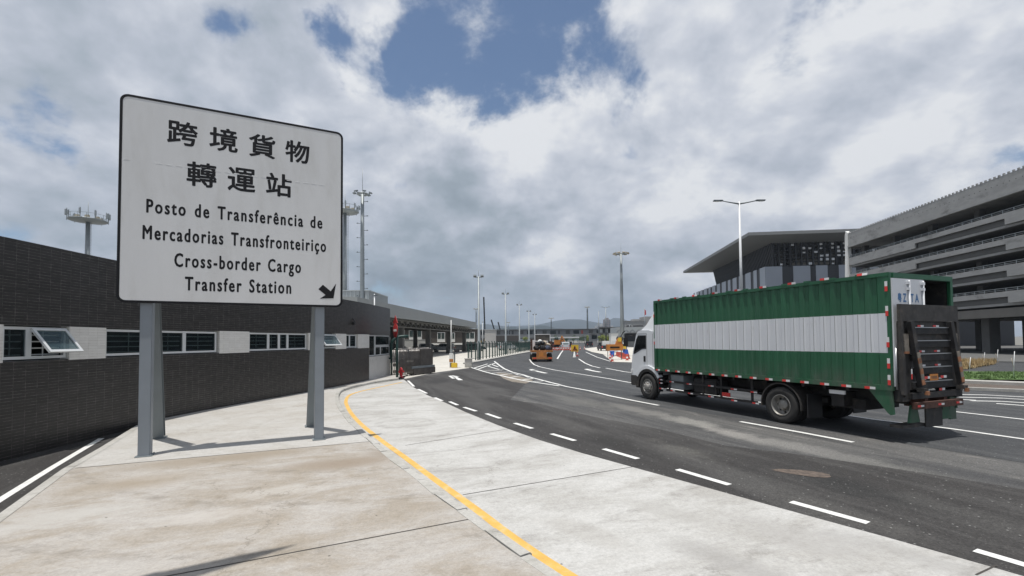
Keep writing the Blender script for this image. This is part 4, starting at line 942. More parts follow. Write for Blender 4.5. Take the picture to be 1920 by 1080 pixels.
for z in (2.42, 2.13, 1.84, 1.55, 1.24):
    mb = MB(); slab(mb, .70, -.72, z-.065, z+.065, 0, .07); slab(mb, .68, -.70, z-.078, z-.066, .0, .075, 'chrome') if False else None
    mb.build('platform_rib', 'chassis', lift)
    mb = MB(); slab(mb, .68, -.70, z+.066, z+.084, .0, .085); mb.build('rib_edge', 'chrome', lift)
def arm(yt, yb):
    mb = MB(); p = LP(yt, 2.63, .09); q = LP(yb, 1.22, .13); mb.bar(p, q, .13, .09, None, (1, 0, 0)); mb.build('lift_arm', 'chassis', lift, bevel=.005)
    mb = MB(); a = p.lerp(q, .48)+Vector((-.052, 0, 0)); b = p.lerp(q, .97)+Vector((-.052, 0, 0))
    for i in range(6):
        u, v = a.lerp(b, i/6), a.lerp(b, (i+1)/6); mb.bar(u, v, .11, .012, 'tand' if i % 2 == 0 else 'odirk', (1, 0, 0))
    mb.build('hazard_stripe', None, lift)
    mb = MB(); mb.box(q+Vector((-.02, 0, -.07)), (.14, .16, .08)); mb.build('hinge', 'grime', lift)
    mb = MB(); mb.box(q+Vector((-.1, 0, -.13)), (.06, .08, .08)); mb.build('tail_lamp', 'odirk', lift)
arm(.80, .60); arm(-.70, -.90)
for y in (.92, -.98):
    mb = MB(); slab(mb, y-.10, y+.10, 1.98, 2.36, .02, .06, 'tand'); slab(mb, y-.10, y+.10, 1.93, 1.98, .02, .06, 'odirk'); mb.build('board_flap', None, lift)
for i, z in enumerate((2.27, 1.97, 1.66, 1.36)):
    for y in (.28, -.30):
        r = inst(mks, lift, LP(y, z+.26, .012) if i == 0 else LP(y, z+.0, .006), (0, 0, PI/2))
for y in (.28, -.32):
    r = inst(mk, lift, LP(y, 1.40, .09), (0, 0, PI/2)); r = inst(mk, lift, LP(y, 1.12, .05), (0, 0, PI/2))
mb = MB(); slab(mb, .20, -.10, 1.33, 1.47, .09, .10); mb.build('number_plate', 'orange', lift)
mb = MB()
for i in range(5): slab(mb, .15-.045*i, .125-.045*i, 1.37, 1.43, .1005, .1015)
mb.build('plate_mark', 'blk2', lift)
mb = MB(); mb.tube([(-.09, 1.02, 1.1), (-.08, 1.05, 2.6)], .035, 8); mb.tube([(-.16, 1.06, 1.0), (-.12, 1.1, 1.9)], .02, 8); mb.box2((-.15, .85, .9), (0, 1.12, 1.3)); mb.box2((-.15, -1.15, .9), (0, -.9, 1.3)); mb.box2((-.22, -.9, .95), (-.05, .9, 1.08))
mb.build('lift_mechanism', 'chassis', lift)
mb = MB(); mb.tube([(-.06, 1.13, 1.15), (-.06, 1.13, 2.05)], .022, 8); mb.build('ram', 'chrome', lift)
inst(mks, lift, (-.26, .98, 1.5), (0, PI/2, PI/2))
# ---- cab
cab = bpy.data.objects.new('cab', None); COL.objects.link(cab); cab.parent = tk; cab.location = (0, 0, 0)
arc = [(8.262+.63*math.cos(a), .49+.63*math.sin(a)) for a in [math.radians(58+(135-58)*i/8) for i in range(9)]]
prof = [(7.86, .98), (7.86, 2.50), (7.92, 2.58), (8.2, 2.63), (8.72, 2.64), (8.88, 2.60), (8.97, 2.50), (9.14, 2.02), (9.25, 1.62), (9.30, 1.30), (9.32, .98), (9.30, .86), (8.92, .86), (8.80, .84)]
prof = prof[:-1]+[(8.86, .80)]+arc
mb = MB(); mb.prism(prof, -1.10, 1.10); body = mb.build('cab_body', 'cabw', cab, bevel=.035)
for p in body.data.polygons: p.use_smooth = False
for side in (1, -1):
    y = side*1.102
    mb = MB(); wl = [(8.37, 2.44), (8.86, 2.44), (8.98, 2.28), (9.17, 1.74), (9.12, 1.70), (8.62, 1.90), (8.37, 1.92)]
    mb.prism(wl, y-side*.01, y+side*.004); mb.build('window_seal', 'black', cab)
    wi = [(8.40, 2.41), (8.85, 2.41), (8.95, 2.26), (9.12, 1.80), (8.63, 1.94), (8.40, 1.96)]
    mb = MB(); mb.prism(wi, y+side*.005, y+side*.009); mb.build('side_window', 'carg', cab)
    # door seams and handle
    mb = MB(); mb.box2((8.33, y, 1.20), (8.342, y+side*.004, 2.50)); mb.box2((7.98, y, 1.15), (7.99, y+side*.004, 2.50)); mb.box2((8.33, y, 2.495), (8.95, y+side*.004, 2.505)); mb.build('door_seam', 'blk2', cab)
    mb = MB(); mb.box2((8.42, y-side*.01, 1.42), (8.52, y+side*.025, 1.64)); mb.build('door_handle', 'black', cab, bevel=.008)
    # wheel-arch trim, white upper lip + dark lower
    def archstrip(mb, r0, r1, a0, a1, y0, y1, n=12):
        for i in range(n):
            A, B_ = math.radians(a0+(a1-a0)*i/n), math.radians(a0+(a1-a0)*(i+1)/n); P = lambda r, a, yy: (8.262+r*math.cos(a)*1.02, yy, .49+r*math.sin(a))
            mb.face([P(r0, A, y1), P(r0, B_, y1), P(r1, B_, y1), P(r1, A, y1)]); mb.face([P(r0, A, y0), P(r0, B_, y0), P(r0, B_, y1), P(r0, A, y1)]); mb.face([P(r1, A, y0), P(r1, B_, y0), P(r1, B_, y1), P(r1, A, y1)])
    mb = MB(); archstrip(mb, .56, .67, -5, 165, side*.85, side*1.14); mb.build('wheel_arch', 'grime', cab)
    mb = MB(); archstrip(mb, .67, .79, 30, 150, side*1.0, side*1.165); mb.build('arch_lip', 'cabw', cab)
    mb = MB(); mb.box2((7.62, side*.95, .35), (7.66, side*1.15, 1.05)); mb.build('mud_flap', 'black', cab)
    mb = MB(); mb.tube([(9.12, side*1.1, 2.45), (9.38, side*1.25, 2.42), (9.40, side*1.27, 2.0)], .014, 6); mb.box((9.40, side*1.30, 2.18), (.05, .18, .34)); mb.build('mirror', 'black', cab)
    mb = MB(); mb.box2((9.22, side*1.02, .95), (9.34, side*1.12, 1.10)); mb.build('corner_lamp', 'refw', cab, bevel=.01)
mb = MB(); mb.box2((8.86, -1.12, .46), (9.36, 1.12, .87)); mb.build('front_bumper', 'grime', cab, bevel=.03)
mb = MB(); mb.box2((8.8, .75, .38), (9.1, 1.05, .46)); mb.build('step', 'grime', cab)
mb = MB(); mb.prism([(9.0, 2.46), (9.16, 2.02), (9.20, 1.78), (9.24, 1.80), (9.19, 2.06), (9.03, 2.50)], -.95, .95); mb.build('windscreen', 'carg', cab)
# seats and wheel seen through the glass
mb = MB(); mb.box2((8.2, .3, 1.3), (8.4, .8, 2.15)); mb.box2((8.2, -.8, 1.3), (8.4, -.3, 2.15)); mb.build('seat', 'cloth', cab)
# roof air deflector
mb = MB(); dp = [(8.76, 2.62), (8.62, 2.72), (8.44, 2.86), (8.30, 3.04), (8.18, 3.20), (8.06, 3.33), (7.95, 3.41), (7.90, 3.42)]
for (a, b), (c, d) in zip(dp, dp[1:]):
    wa, wb_ = 1.05-(b-2.6)*.18, 1.05-(d-2.6)*.18
    mb.face([(a, -wa, b), (c, -wb_, d), (c, wb_, d), (a, wa, b)], None, None, True)
    for s in (1, -1): mb.face([(a, s*wa, b), (c, s*wb_, d), (c, s*1.06, 2.60), (a, s*1.06, 2.60)])
mb.face([(7.90, -.9, 3.42), (7.90, .9, 3.42), (7.88, .9, 3.25), (7.88, -.9, 3.25)])
mb.build('air_deflector', 'cabw', cab)
# ------------------------------------------------------------------ CAR PARK (right)
G0 = Vector((59.4, 53.8, 0)); gu = Vector((.1187, .9929, 0)); gv = Vector((.9929, -.1187, 0)); GA = math.atan2(gu.y, gu.x)-PI/2
cp = thing('car_park', G0, 'multi-storey grey concrete car park with banded parapets behind the truck', 'car park', GA)
# local frame: x = into the building, y = along the facade away from the camera
T0, T1, DEP = -26.0, 34.2, 34.0
mb = MB(); mb.box2((0, T0, 19.15), (.3, T1, 21.75)); mb.box2((.3, T0, 19.4), (DEP, T1, 19.9)); mb.box2((-.12, T0, 19.15), (.0, T1, 19.55)); mb.box2((.0, T1-.3, 19.15), (DEP, T1, 21.75))
mb.box2((.3, T0, 18.75), (1.3, T1-.2, 19.15), 'concd') if False else None
mb.build('roof_parapet', 'conc', cp, bevel=.02)
mb = MB(); t = T0+.3
while t < T1:
    mb.box2((-.02, t, 21.75), (.14, t+.22, 21.97)); t += .62
mb.build('roof_studs', 'conc', cp)
mb = MB(); t = T0+.5
while t < T1: mb.box2((-.012, t, 20.75), (.0, t+.10, 20.85)); t += .8
mb.build('fixing_row', 'concd', cp)
LV = [(17.15, 15.75), (14.05, 12.65), (10.85, 9.45), (7.70, 6.30)]
segs = [(T0, -14, 0), (-14, 1.8, 0), (1.8, 16.4, 1), (16.4, T1-1.2, 0)]
for i, (za, zb) in enumerate(LV):
    mb = MB()
    for a, b, rec in ((T0, -22, 1), (-22, -12.4, 0), (-12.4, 1.8, 1) if False else (-12.4, 1.8, 0), (1.8, 16.4, 1), (16.4, T1-1.2, 0)):
        a += .35*i*0; 
        if rec: mb.box2((0, a, zb+.75), (.22, b, za)); mb.box2((.38, a, zb+.02), (.6, b, zb+.745), 'concd')
        else: mb.box2((.0, a+.004, zb), (.25, b-.004, za))
    mb.build('parapet', None if False else None, cp) if False else None
    m2 = MB()
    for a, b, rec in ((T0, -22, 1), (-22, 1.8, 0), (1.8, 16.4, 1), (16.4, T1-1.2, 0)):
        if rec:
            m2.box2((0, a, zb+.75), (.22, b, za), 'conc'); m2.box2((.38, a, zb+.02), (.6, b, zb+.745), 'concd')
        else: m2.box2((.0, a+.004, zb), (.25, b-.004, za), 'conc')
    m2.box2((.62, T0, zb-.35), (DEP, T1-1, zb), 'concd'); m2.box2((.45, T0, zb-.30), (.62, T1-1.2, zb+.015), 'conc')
    m2.build('parapet', None, cp)
    r = MB(); t = T0+.5
    while t < T1-1.5:
        r.box2((.06, t, za), (.12, t+.07, za+.42)); t += 1.45
    r.box2((.07, T0, za+.36), (.11, T1-1.5, za+.42)); r.box2((.07, T0, za+.16), (.11, T1-1.5, za+.20))
    r.build('railing', 'galv', cp)
    # things just inside the parapet: light battens and ducts
    r = MB(); t = T0+1
    while t < T1-2:
        if random.random() < .6: r.box2((1.0, t, za-.2), (1.4, t+random.uniform(.5, 1.0), za+random.uniform(.15, .5)))
        t += 1.3
    r.build('duct', 'concd', cp)
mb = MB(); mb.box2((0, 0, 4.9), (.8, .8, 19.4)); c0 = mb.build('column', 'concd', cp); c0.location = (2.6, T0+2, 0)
for k in range(8):
    for x in (2.6, 11, 20):
        if (k, x) != (0, 2.6): inst(c0, cp, (x, T0+2+8.1*k, 0))
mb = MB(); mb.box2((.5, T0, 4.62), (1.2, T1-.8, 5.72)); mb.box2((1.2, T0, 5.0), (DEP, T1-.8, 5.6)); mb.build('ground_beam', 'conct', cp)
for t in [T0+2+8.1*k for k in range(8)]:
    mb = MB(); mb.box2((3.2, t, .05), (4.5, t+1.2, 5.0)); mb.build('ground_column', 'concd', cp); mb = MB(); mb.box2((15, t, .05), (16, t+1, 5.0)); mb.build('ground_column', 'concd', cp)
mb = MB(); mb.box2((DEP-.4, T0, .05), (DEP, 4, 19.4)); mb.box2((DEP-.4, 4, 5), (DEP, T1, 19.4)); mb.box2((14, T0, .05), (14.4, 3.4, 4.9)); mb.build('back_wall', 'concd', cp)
mb = MB()
for x, t in [(3, 1), (5, 6), (7, 12), (4, 18), (6, -4), (3, 24), (8, 22)]: mb.box2((x, t, 4.86), (x+.2, t+1.5, 4.92))
mb.build('ceiling_batten', 'wht', cp)
mb = MB(); mb.add([(-.35, T1-1.15, 4), (-.1, T1-1.15, 22.0), (-.1, T1-.55, 22.4), (-.75, T1-.55, 4), (.5, T1-1.15, 4), (.5, T1-1.15, 22.0), (.5, T1-.55, 22.4), (.5, T1-.55, 4)], [(0, 1, 2, 3), (4, 7, 6, 5), (0, 4, 5, 1), (3, 2, 6, 7), (1, 5, 6, 2), (0, 3, 7, 4)])
mb.build('end_fin', 'wht', cp)
# ------------------------------------------------------------------ TERMINAL
tm = thing('terminal_building', (56.7, 110, 0), 'distant terminal hall with a wide flat overhanging roof and dark lattice walls', 'terminal', GA)
ZR = 27.6; LX, LY = 62, 63
mb = MB(); mb.face([(0, 0, ZR), (LX, 0, ZR), (LX, LY, ZR), (0, LY, ZR)]); mb.face([(0, 0, ZR), (LX, 0, ZR), (LX, 0, ZR-.75), (0, 0, ZR-.75)]); mb.face([(0, 0, ZR), (0, LY, ZR), (0, LY, ZR-.75), (0, 0, ZR-.75)]); mb.face([(0, LY, ZR), (LX, LY, ZR), (LX, LY, ZR-.75), (0, LY, ZR-.75)])
mb.face([(0, 0, ZR-.75), (LX, 0, ZR-.75), (LX, 8, ZR-1.3), (8, 8, ZR-1.3)]); mb.face([(0, 0, ZR-.75), (8, 8, ZR-1.3), (8, LY-8, ZR-1.3), (0, LY, ZR-.75)]); mb.face([(0, LY, ZR-.75), (8, LY-8, ZR-1.3), (LX, LY-8, ZR-1.3), (LX, LY, ZR-.75)]); mb.face([(8, 8, ZR-1.3), (LX, 8, ZR-1.3), (LX, LY-8, ZR-1.3), (8, LY-8, ZR-1.3)])
mb.build('overhanging_roof', 'roofm', tm)
zt, zb = ZR-1.3, 20.3
mb = MB(); y = 8.0    # left side: leaning vertical fins
mb.face([(9.0, 8.3, zt), (10.2, 8.3, zb), (10.2, LY-8, zb), (9.0, LY-8, zt)])
while y < LY-8:
    mb.bar((8.3, y, zt), (9.6, y, zb-.3), .28, .5, None, (0, 1, 0)); y += .95
mb.build('side_fins', 'lattice', tm)
mb = MB(); x = 8.6    # front: open lattice
while x < LX-1:
    mb.box2((x, 8.0, zb), (x+.42, 8.3, zt)); x += 1.35
for z in [zb+.1+.98*k for k in range(7)]: mb.box2((8.5, 8.32, z), (LX, 8.5, z+.24))
mb.box2((8.5, 8.0, zb-.2), (LX, 8.6, zb+.1))
rr = random.Random(3)
mb.build('lattice_screen', 'lattice', tm)
mb = MB(); x = 8.6; i = 0  # pale plates stand for the brightness seen through the lattice
while x < LX-3:
    dens = .06 if i < 4 else .35 if i < 8 else .62
    if i % 5 == 4: dens *= .25
    for k in range(6):
        if rr.random() < dens:
            z = zb+.36+.98*k; h0 = rr.choice((.3, .45, .6)); w0 = rr.uniform(.45, .85)
            mb.box2((x+.46, 8.05, z), (x+.46+w0, 8.09, z+h0))
    x += 1.35; i += 1
mb.build('bright_gap', 'cell', tm)
mb = MB(); mb.box2((10.3, 9.2, 0), (LX, LY-8.2, zb-.12)); mb.build('dark_core', 'lattice', tm)
for x_ in (14, 26, 38, 50):
    mb = MB(); mb.box2((x_, 12, zb-.1), (x_+1, 13, zt)); mb.bar((x_+.5, 12.5, zb+2), (x_+8, 12.5, zt), .5); mb.build('hall_column', 'lattice', tm)
mb = MB(); mb.box2((12, 25, zb-.1), (LX, 25.4, zb+2.2)); mb.box2((12, 25, zb+4.6), (LX, 25.4, zb+5.0)); mb.build('inner_gallery', 'concd', tm)
mb = MB(); mb.box2((6.55, 7.35, 0), (LX, 9.15, zb-.1)); mb.box2((6.55, 9.15, 0), (10.25, LY+6, zb-.1)); mb.build('lower_wall', 'pdark', tm)
x = 6.5
for w, light in ((4.0, 1), (2.6, 0), (4.0, 1), (1.3, 0), (2.7, 1), (2.6, 0), (3.9, 1), (1.6, 0), (4, 1), (2.4, 0), (4, 1), (2.4, 0), (4, 1)):
    if light: m2 = MB(); m2.box2((x, 7.22, 3), (x+w, 7.33, zb)); m2.build('light_panel', 'plight', tm)
    x += w
y = 7.25
for k in range(14):
    w = [3.3, 2.2, 3.8, 3.0][k % 4]
    m2 = MB(); m2.box2((6.42, y, 3), (6.53, y+w, zb)); m2.build('light_panel', 'plight', tm); y += w+1.9
# ------------------------------------------------------------------ YARD BUILDINGS (left-centre)
A1 = Vector((-13.2, 50, 0)); A2 = Vector((-7.75, 101, 0)); du = (A2-A1).normalized(); CA = math.atan2(du.y, du.x)-PI/2
cn = thing('canopy', A1, 'long grey inspection canopy on square columns beyond the gate', 'canopy', CA)
Lc = (A2-A1).length
cn_top, cn_bot = 6.35, 4.75
mb = MB(); mb.add([(0, -8, cn_top), (0, Lc, cn_top-.1), (.05, Lc, cn_bot+.35), (.05, -8, cn_bot+.12), (-26, -8, cn_top+1.2), (-26, Lc, cn_top+1.1), (-26, Lc, cn_bot), (-26, -8, cn_bot)],
      [(0, 1, 2, 3), (0, 4, 5, 1), (3, 2, 6, 7), (1, 5, 6, 2), (0, 3, 7, 4), (4, 7, 6, 5)])
mb.build('canopy_roof', 'canopy', cn)
mb = MB(); y = -7.5
while y < Lc-4:
    mb.box2((-.6, y, cn_bot-.32), (-.35, y+.9, cn_bot+.08)); mb.bar((-.5, y, cn_bot-.75), (-.5, y+1, cn_bot), .1); mb.bar((-.5, y+1, cn_bot), (-.5, y+2, cn_bot-.75), .1); mb.box2((-9, y, cn_bot-.5), (-.6, y+.25, cn_bot)); y += 2.0
mb.box2((-.6, -8, cn_bot-.85), (-.35, Lc-3, cn_bot-.70)); mb.box2((-.6, -8, cn_bot-.10), (-.3, Lc-3, cn_bot+.1))
mb.build('edge_truss', 'canopyd', cn)
for y in (-4, 8, 20, 33, 46): 
    for x in (-1.6, -12):
        mb = MB(); mb.box2((x-.35, y-.35, 0), (x+.35, y+.35, cn_bot)); c_ = mb.build('canopy_column', 'concd', cn)
        mb = MB(); mb.box2((x-.45, y-.45, 0), (x+.45, y+.45, 1.2)); mb.build('column_guard', 'tan', c_) if False else mb.build('column_guard', 'canopyd', cn)
sb = thing('plant_shed', (-22.0, 60, 0), 'pale corrugated metal shed rising above the tiled wall behind the tall mast', 'shed')
mb = MB(); 
x = -6.0
while x < 3.3:
    mb.face([(x, 0, 4), (x+.15, 0, 4), (x+.15, 0, 8.9), (x, 0, 8.9)]); mb.face([(x+.15, 0, 4), (x+.25, .08, 4), (x+.25, .08, 8.9), (x+.15, 0, 8.9)]); mb.face([(x+.25, .08, 4), (x+.40, .08, 4), (x+.40, .08, 8.9), (x+.25, .08, 8.9)]); mb.face([(x+.40, .08, 4), (x+.5, 0, 4), (x+.5, 0, 8.9), (x+.40, .08, 8.9)]); x += .5
mb.build('corrugated_front', 'shed', sb)
mb = MB(); mb.box2((-6, .1, 0), (3.5, 9, 8.85)); mb.build('shed_body', 'canopy', sb)
mb = MB(); mb.box2((-6.05, -.08, 8.85), (3.55, 9.05, 8.97)); mb.build('shed_roof', 'shed', sb)
of = thing('yard_office', (-8, 108, 0), 'dark brown two-storey office with white-framed windows beyond the canopy', 'building')
mb = MB(); mb.box2((-34, 0, 0), (0, 10, 4.95)); mb.build('office_wall', 'bfac', of)
mb = MB(); mb.box2((-34, -.1, 1.35), (0, -.004, 1.75)); mb.build('white_band', 'wht', of)
for x0, x1, z0, z1 in ((-3.0, -.7, 2.0, 4.3), (-6.6, -5.3, 2.0, 4.2), (-9.4, -7.6, 2.0, 4.3), (-16.0, -13.0, 2.5, 4.9), (-22, -17, 2.5, 4.9), (-28, -23.4, 2.5, 4.9)):
    mb = MB(); mb.box2((x0, -.15, z0), (x1, -.002, z1)); w_ = mb.build('window', 'wht', of)
    mb = MB(); n_ = max(2, int((x1-x0)/.9))
    for k in range(n_):
        a = x0+.12+(x1-x0-.12)*k/n_; mb.box2((a, -.18, z0+.75), (a+(x1-x0-.12)/n_-.12, -.152, z1-.15))
    mb.build('pane', 'carg', w_)
mb = MB(); mb.box2((-34.2, -.3, 4.95), (.2, 10.2, 5.1)); mb.build('office_roof', 'shed', of)
for x in (-31, -26, -21, -12, -5):
    mb = MB(); mb.box2((x, -.06, .0), (x+3.4, -.002, 1.25)); mb.build('shutter', 'pdark', of)
hw = thing('yard_screen_wall', (-20, 104, 0), 'white screen wall standing under the canopy', 'wall')
mb = MB(); mb.box2((-16, 0, 0), (1.3, .3, 2.55)); mb.build('wall_panel', 'wht', hw)
mb = MB(); mb.box2((-16, -.03, 2.56), (1.3, .33, 2.66)); mb.build('wall_cap', 'wframe', hw)

def car(name, loc, rz, lab, cat, paint, kind='van', group=None):
    o = thing(name, loc, lab, cat, rz, group)
    L, Wd, Hh = (4.6, 1.8, 1.75) if kind == 'van' else (5.1, 1.85, 1.75)
    if kind == 'van': pr = [(-2.3, .35), (-2.3, 1.0), (-2.15, 1.68), (-1.8, 1.75), (.5, 1.74), (1.25, 1.12), (2.15, .92), (2.3, .6), (2.28, .35)]
    else: pr = [(-2.55, .4), (-2.55, 1.05), (-.7, 1.05), (-.6, 1.7), (.5, 1.72), (1.15, 1.15), (2.4, 1.0), (2.5, .7), (2.5, .4)]
    m = MB(); m.prism(pr, -Wd/2, Wd/2); m.build('body', paint, o, bevel=.05)
    m = MB()
    for s in (1, -1):
        a, b = (-1.9, .55) if kind == 'van' else (-.55, .55)
        m.prism([(a, 1.12), (a+.12, 1.62), (b-.1, 1.62), (b+.5, 1.14)], s*Wd/2, s*(Wd/2+.012))
    m.build('side_window', 'carg', o)
    m = MB(); xb = -2.3 if kind == 'van' else -.66
    m.face([(xb-.012, -.75, 1.1), (xb-.012, .75, 1.1), (xb+.12, .7, 1.6), (xb+.12, -.7, 1.6)]); m.build('rear_window', 'carg', o)
    for x in (-1.45, 1.45):
        for s in (1, -1):
            m = MB(); m.lathe([(.18, s*.11), (.31, s*.11), (.34, s*.06), (.34, -s*.1), (.18, -s*.1)], (x, s*(Wd/2-.10), .34), 'y', 20, 'tyre'); m.lathe([(.18, s*.10), (.1, s*.07), (0, s*.07)], (x, s*(Wd/2-.10), .34), 'y', 16, 'rim'); m.build('wheel', None, o)
    for s in (1, -1):
        m = MB(); m.box((-2.31 if kind == 'van' else -2.56, s*.78, .85), (.04, .16, .3)); m.build('tail_lamp', 'red', o)
    return o
vp = gp(831, 660)
car('parked_van', (vp.x, vp.y, 0.01), math.radians(178), 'silver people carrier parked beside the canopy in the bright yard', 'van', 'cars')
for i, (x, y, lab, p_) in enumerate([(-21.5, 88, 'dark parked car furthest left under the canopy', 'carp'), (-17.6, 99, 'white parked car by the screen wall under the canopy', 'cabw'), (-8.2, 101, 'dark parked car at the right end of the office', 'carp'), (-1.2, 108, 'white car parked in the yard seen through the green fence', 'cabw')]):
    car('parked_car', (x, y, .01), .2*i, lab, 'car', p_, 'van', 'cars parked in the yard')
# barrier machine with raised arm
bp = gp(846.5, 689.5)
ba = thing('barrier_machine', bp, 'white and yellow barrier post with its white arm raised at the yard entrance', 'barrier')
mb = MB(); mb.box2((-.16, -.16, 0), (.16, .16, 1.25), None); mb.build('cabinet', 'wht', ba, bevel=.02)
mb = MB(); mb.box2((-.165, -.166, .50), (.165, -.161, .75)); mb.build('cabinet_band', 'odirty', ba)
mb = MB(); mb.box2((-.08, -.168, .05), (.12, -.162, .42)); mb.build('cabinet_opening', 'black', ba)
mb = MB(); mb.tube([(-.02, -.1, 1.2), (0, -.1, 4.05)], .035, 8); mb.build('arm', 'wht', ba)
mb = MB(); mb.box((.0, -.05, 1.42), (.22, .2, .26)); mb.build('arm_hinge', 'galv', ba)
mb = MB(); mb.box2((.22, -.05, 0), (.32, .05, 1.35)); mb.build('reader_post', 'poled', ba)
mb = MB(); mb.box2((.24, -.15, 1.3), (.68, .15, 1.6)); mb.build('reader_box', 'black', ba)
mb = MB(); mb.box2((.02, -.35, 0), (.52, -.02, .42)); mb.build('yellow_block', 'yel', ba, bevel=.04)
# no-entry sign
np_ = gp(744.5, 708, .1); ne = thing('no_entry_sign', np_, 'round red no entry sign on a dark green post by the folding gate', 'road sign', math.radians(-58))
mb = MB(); mb.tube([(0, 0, 0), (0, 0, 3.1)], .075, 12); mb.build('post', 'fgreen', ne)
mb = MB(); mb.lathe([(0, -.03), (.42, -.03), (.44, -.02), (.44, .0), (0, .0)], (0, -.09, 2.85), 'y', 40); mb.build('red_disc', 'rdisc', ne)
mb = MB(); mb.box((0, -.124, 2.85), (.58, .006, .13)); mb.build('white_bar', 'plastw', ne)
mb = MB(); mb.prism([(-.42, 3.28), (.42, 3.28), (0, 3.75)], -.12, -.09); mb.build('warning_triangle', 'rdisc', ne)
# green gooseneck pipe
gpz = gp(733, 704, .1)
gn = MB(); P = []
for k in range(9):
    a = PI-PI/2*k/8; P.append((.75+.75*math.cos(a), 0, 2.05+.55*math.sin(a)))
pts = [(-.0, 0, 1.15), (0, 0, 1.5)]+P+[(1.0, 0, 2.62)]
gq = thing('green_bracket', (gpz.x-.05, gpz.y+.3, 0), 'dark green curved pipe arm rising beside the white gatehouse window', 'pipe arm', .2)
mb = MB(); mb.tube([(0, 0, 1.2), (0, 0, 1.6)]+P+[(1.1, 0, 2.6)], .10, 12); mb.build('curved_arm', 'fgreen', gq)
mb = MB(); mb.tube([(0, 0, .0), (0, 0, 1.2)], .06, 10); mb.lathe([(.0, 1.14), (.17, 1.14), (.17, 1.24), (0, 1.24)], (0, 0, 0), 'z', 16); mb.build('stand', 'fgreen', gq)
# hydrant
hp = gp(752, 708, .05); hd = thing('fire_hydrant', hp, 'small red fire hydrant at the foot of the folding gate', 'hydrant')
mb = MB(); mb.lathe([(.0, 0), (.14, 0), (.14, .05), (.09, .07), (.09, .42), (.12, .44), (.12, .48), (.09, .52), (.06, .60), (0, .64)], (0, 0, 0), 'z', 20); mb.build('barrel', 'hyd', hd)
mb = MB(); mb.tube([(-.19, 0, .36), (.19, 0, .36)], .055, 12); mb.tube([(0, -.2, .3), (0, 0, .3)], .065, 12); mb.build('outlet', 'hyd', hd)
# folding gate
ga_, gb_ = Vector((-7.25, 29.6, 0)), gp(811, 700)+Vector((0, .0, 0)); gd = (gb_-ga_); gl_ = gd.length
gt = thing('folding_gate', ga_, 'brown stainless steel folding gate standing open beside the gatehouse', 'gate', math.atan2(gd.y, gd.x))
mb = MB(); n_ = 26
for side in (.0, .45):
    for k in range(n_):
        x = gl_*k/n_; x2 = gl_*(k+1)/n_
        mb.tube([(x, side, .12), (x, side, 1.72)], .03, 6)
        for za, zb_ in ((.12, .55), (.55, .98), (.98, 1.40)):
            mb.bar((x, side, za), (x2, side, zb_), .018); mb.bar((x, side, zb_), (x2, side, za), .018)
        mb.tube([(x, side, 1.72), (x, .225, 1.82)], .016, 5)
mb.build('lattice', 'gatem', gt)
mb = MB()
for k in range(n_-8):
    x = gl_*(k+.5)/n_; mb.box((x, -.03, .95), (.075, .03, 1.35))
mb.build('picket', 'gated', gt)
mb = MB(); mb.box2((gl_-1.5, -.06, .62), (gl_, .5, 1.74)); mb.build('drive_head', 'gated', gt, bevel=.03)
mb = MB(); mb.box2((gl_-2.4, -.10, .45), (gl_+.15, .54, .62)); mb.box2((gl_-2.2, -.05, .1), (gl_+.25, .5, .45), 'gated'); mb.build('drive_base', 'galv', gt) if False else None
mb = MB(); mb.box2((gl_-2.4, -.10, .46), (gl_+.15, .54, .61)); mb.build('base_rail', 'galv', gt, bevel=.01)
mb = MB(); mb.box2((gl_-2.2, -.06, .06), (gl_+.28, .5, .455)); mb.build('drive_base', 'gated', gt, bevel=.02)
mb = MB()
for k in range(9):
    x = gl_*k/8.5
    for s_ in (0, .45): mb.lathe([(0, -.02), (.05, -.02), (.05, .02), (0, .02)], (x, s_, .055), 'y', 12)
mb.build('castor', 'black', gt)
# ------------------------------------------------------------------ GREEN FENCE
FP = [Vector((-4.55, 47.6, 0)), Vector((-4.45, 48.7, 0)), gp(925, 670, .15), gp(962, 663, .15), gp(993, 658, .15), Vector((7.3, 112, 0)), Vector((12.2, 150, 0))]
FP = [Vector((p.x, p.y, 0)) for p in FP]; facc = [0]
for i in range(1, len(FP)): facc.append(facc[-1]+(FP[i]-FP[i-1]).length)
fe = thing('green_fence', FP[0], 'long dark green steel fence with cranked post tops running along the yard edge', 'fence')
pm = MB(); pm.box2((-.055, -.055, 0), (.055, .055, 1.82)); pm.bar((0, 0, 1.82), (-.10, 0, 2.05), .09, .09)
post0 = None; s = .2
while s < facc[-1]:
    p, t = along(FP, facc, s)
    if post0 is None: post0 = pm.build('fence_post', 'fgreen', fe); post0.location = (p-FP[0])+Vector((0, 0, .15)); 
    else: inst(post0, fe, (p-FP[0])+Vector((0, 0, .15)), (0, 0, math.atan2(t.y, t.x)-PI/2))
    s += 1.55
mb = MB()
for i in range(len(FP)-1):
    for z in (.35, 1.93): mb.bar(FP[i]-FP[0]+Vector((0, 0, z)), FP[i+1]-FP[0]+Vector((0, 0, z)), .04)
mb.build('fence_rail', 'fgreen', fe)
mb = MB(); s = .2
while s < facc[-1]:
    p, t = along(FP, facc, s); p = p-FP[0]
    w_ = .006 if s < 30 else .012
    mb.add([(p.x-w_, p.y, .35), (p.x+w_, p.y, .35), (p.x+w_, p.y, 1.93), (p.x-w_, p.y, 1.93)], [(0, 1, 2, 3)]); s += .17
mb.build('fence_mesh', 'fgreen', fe)
gpst = thing('gate_pier', gp(878.5, 689), 'short grey concrete pier at the near end of the green fence', 'pier')
mb = MB(); mb.box2((-.30, -.25, 0), (.30, .25, .72)); mb.build('pier_block', 'kerbc', gpst, bevel=.02)
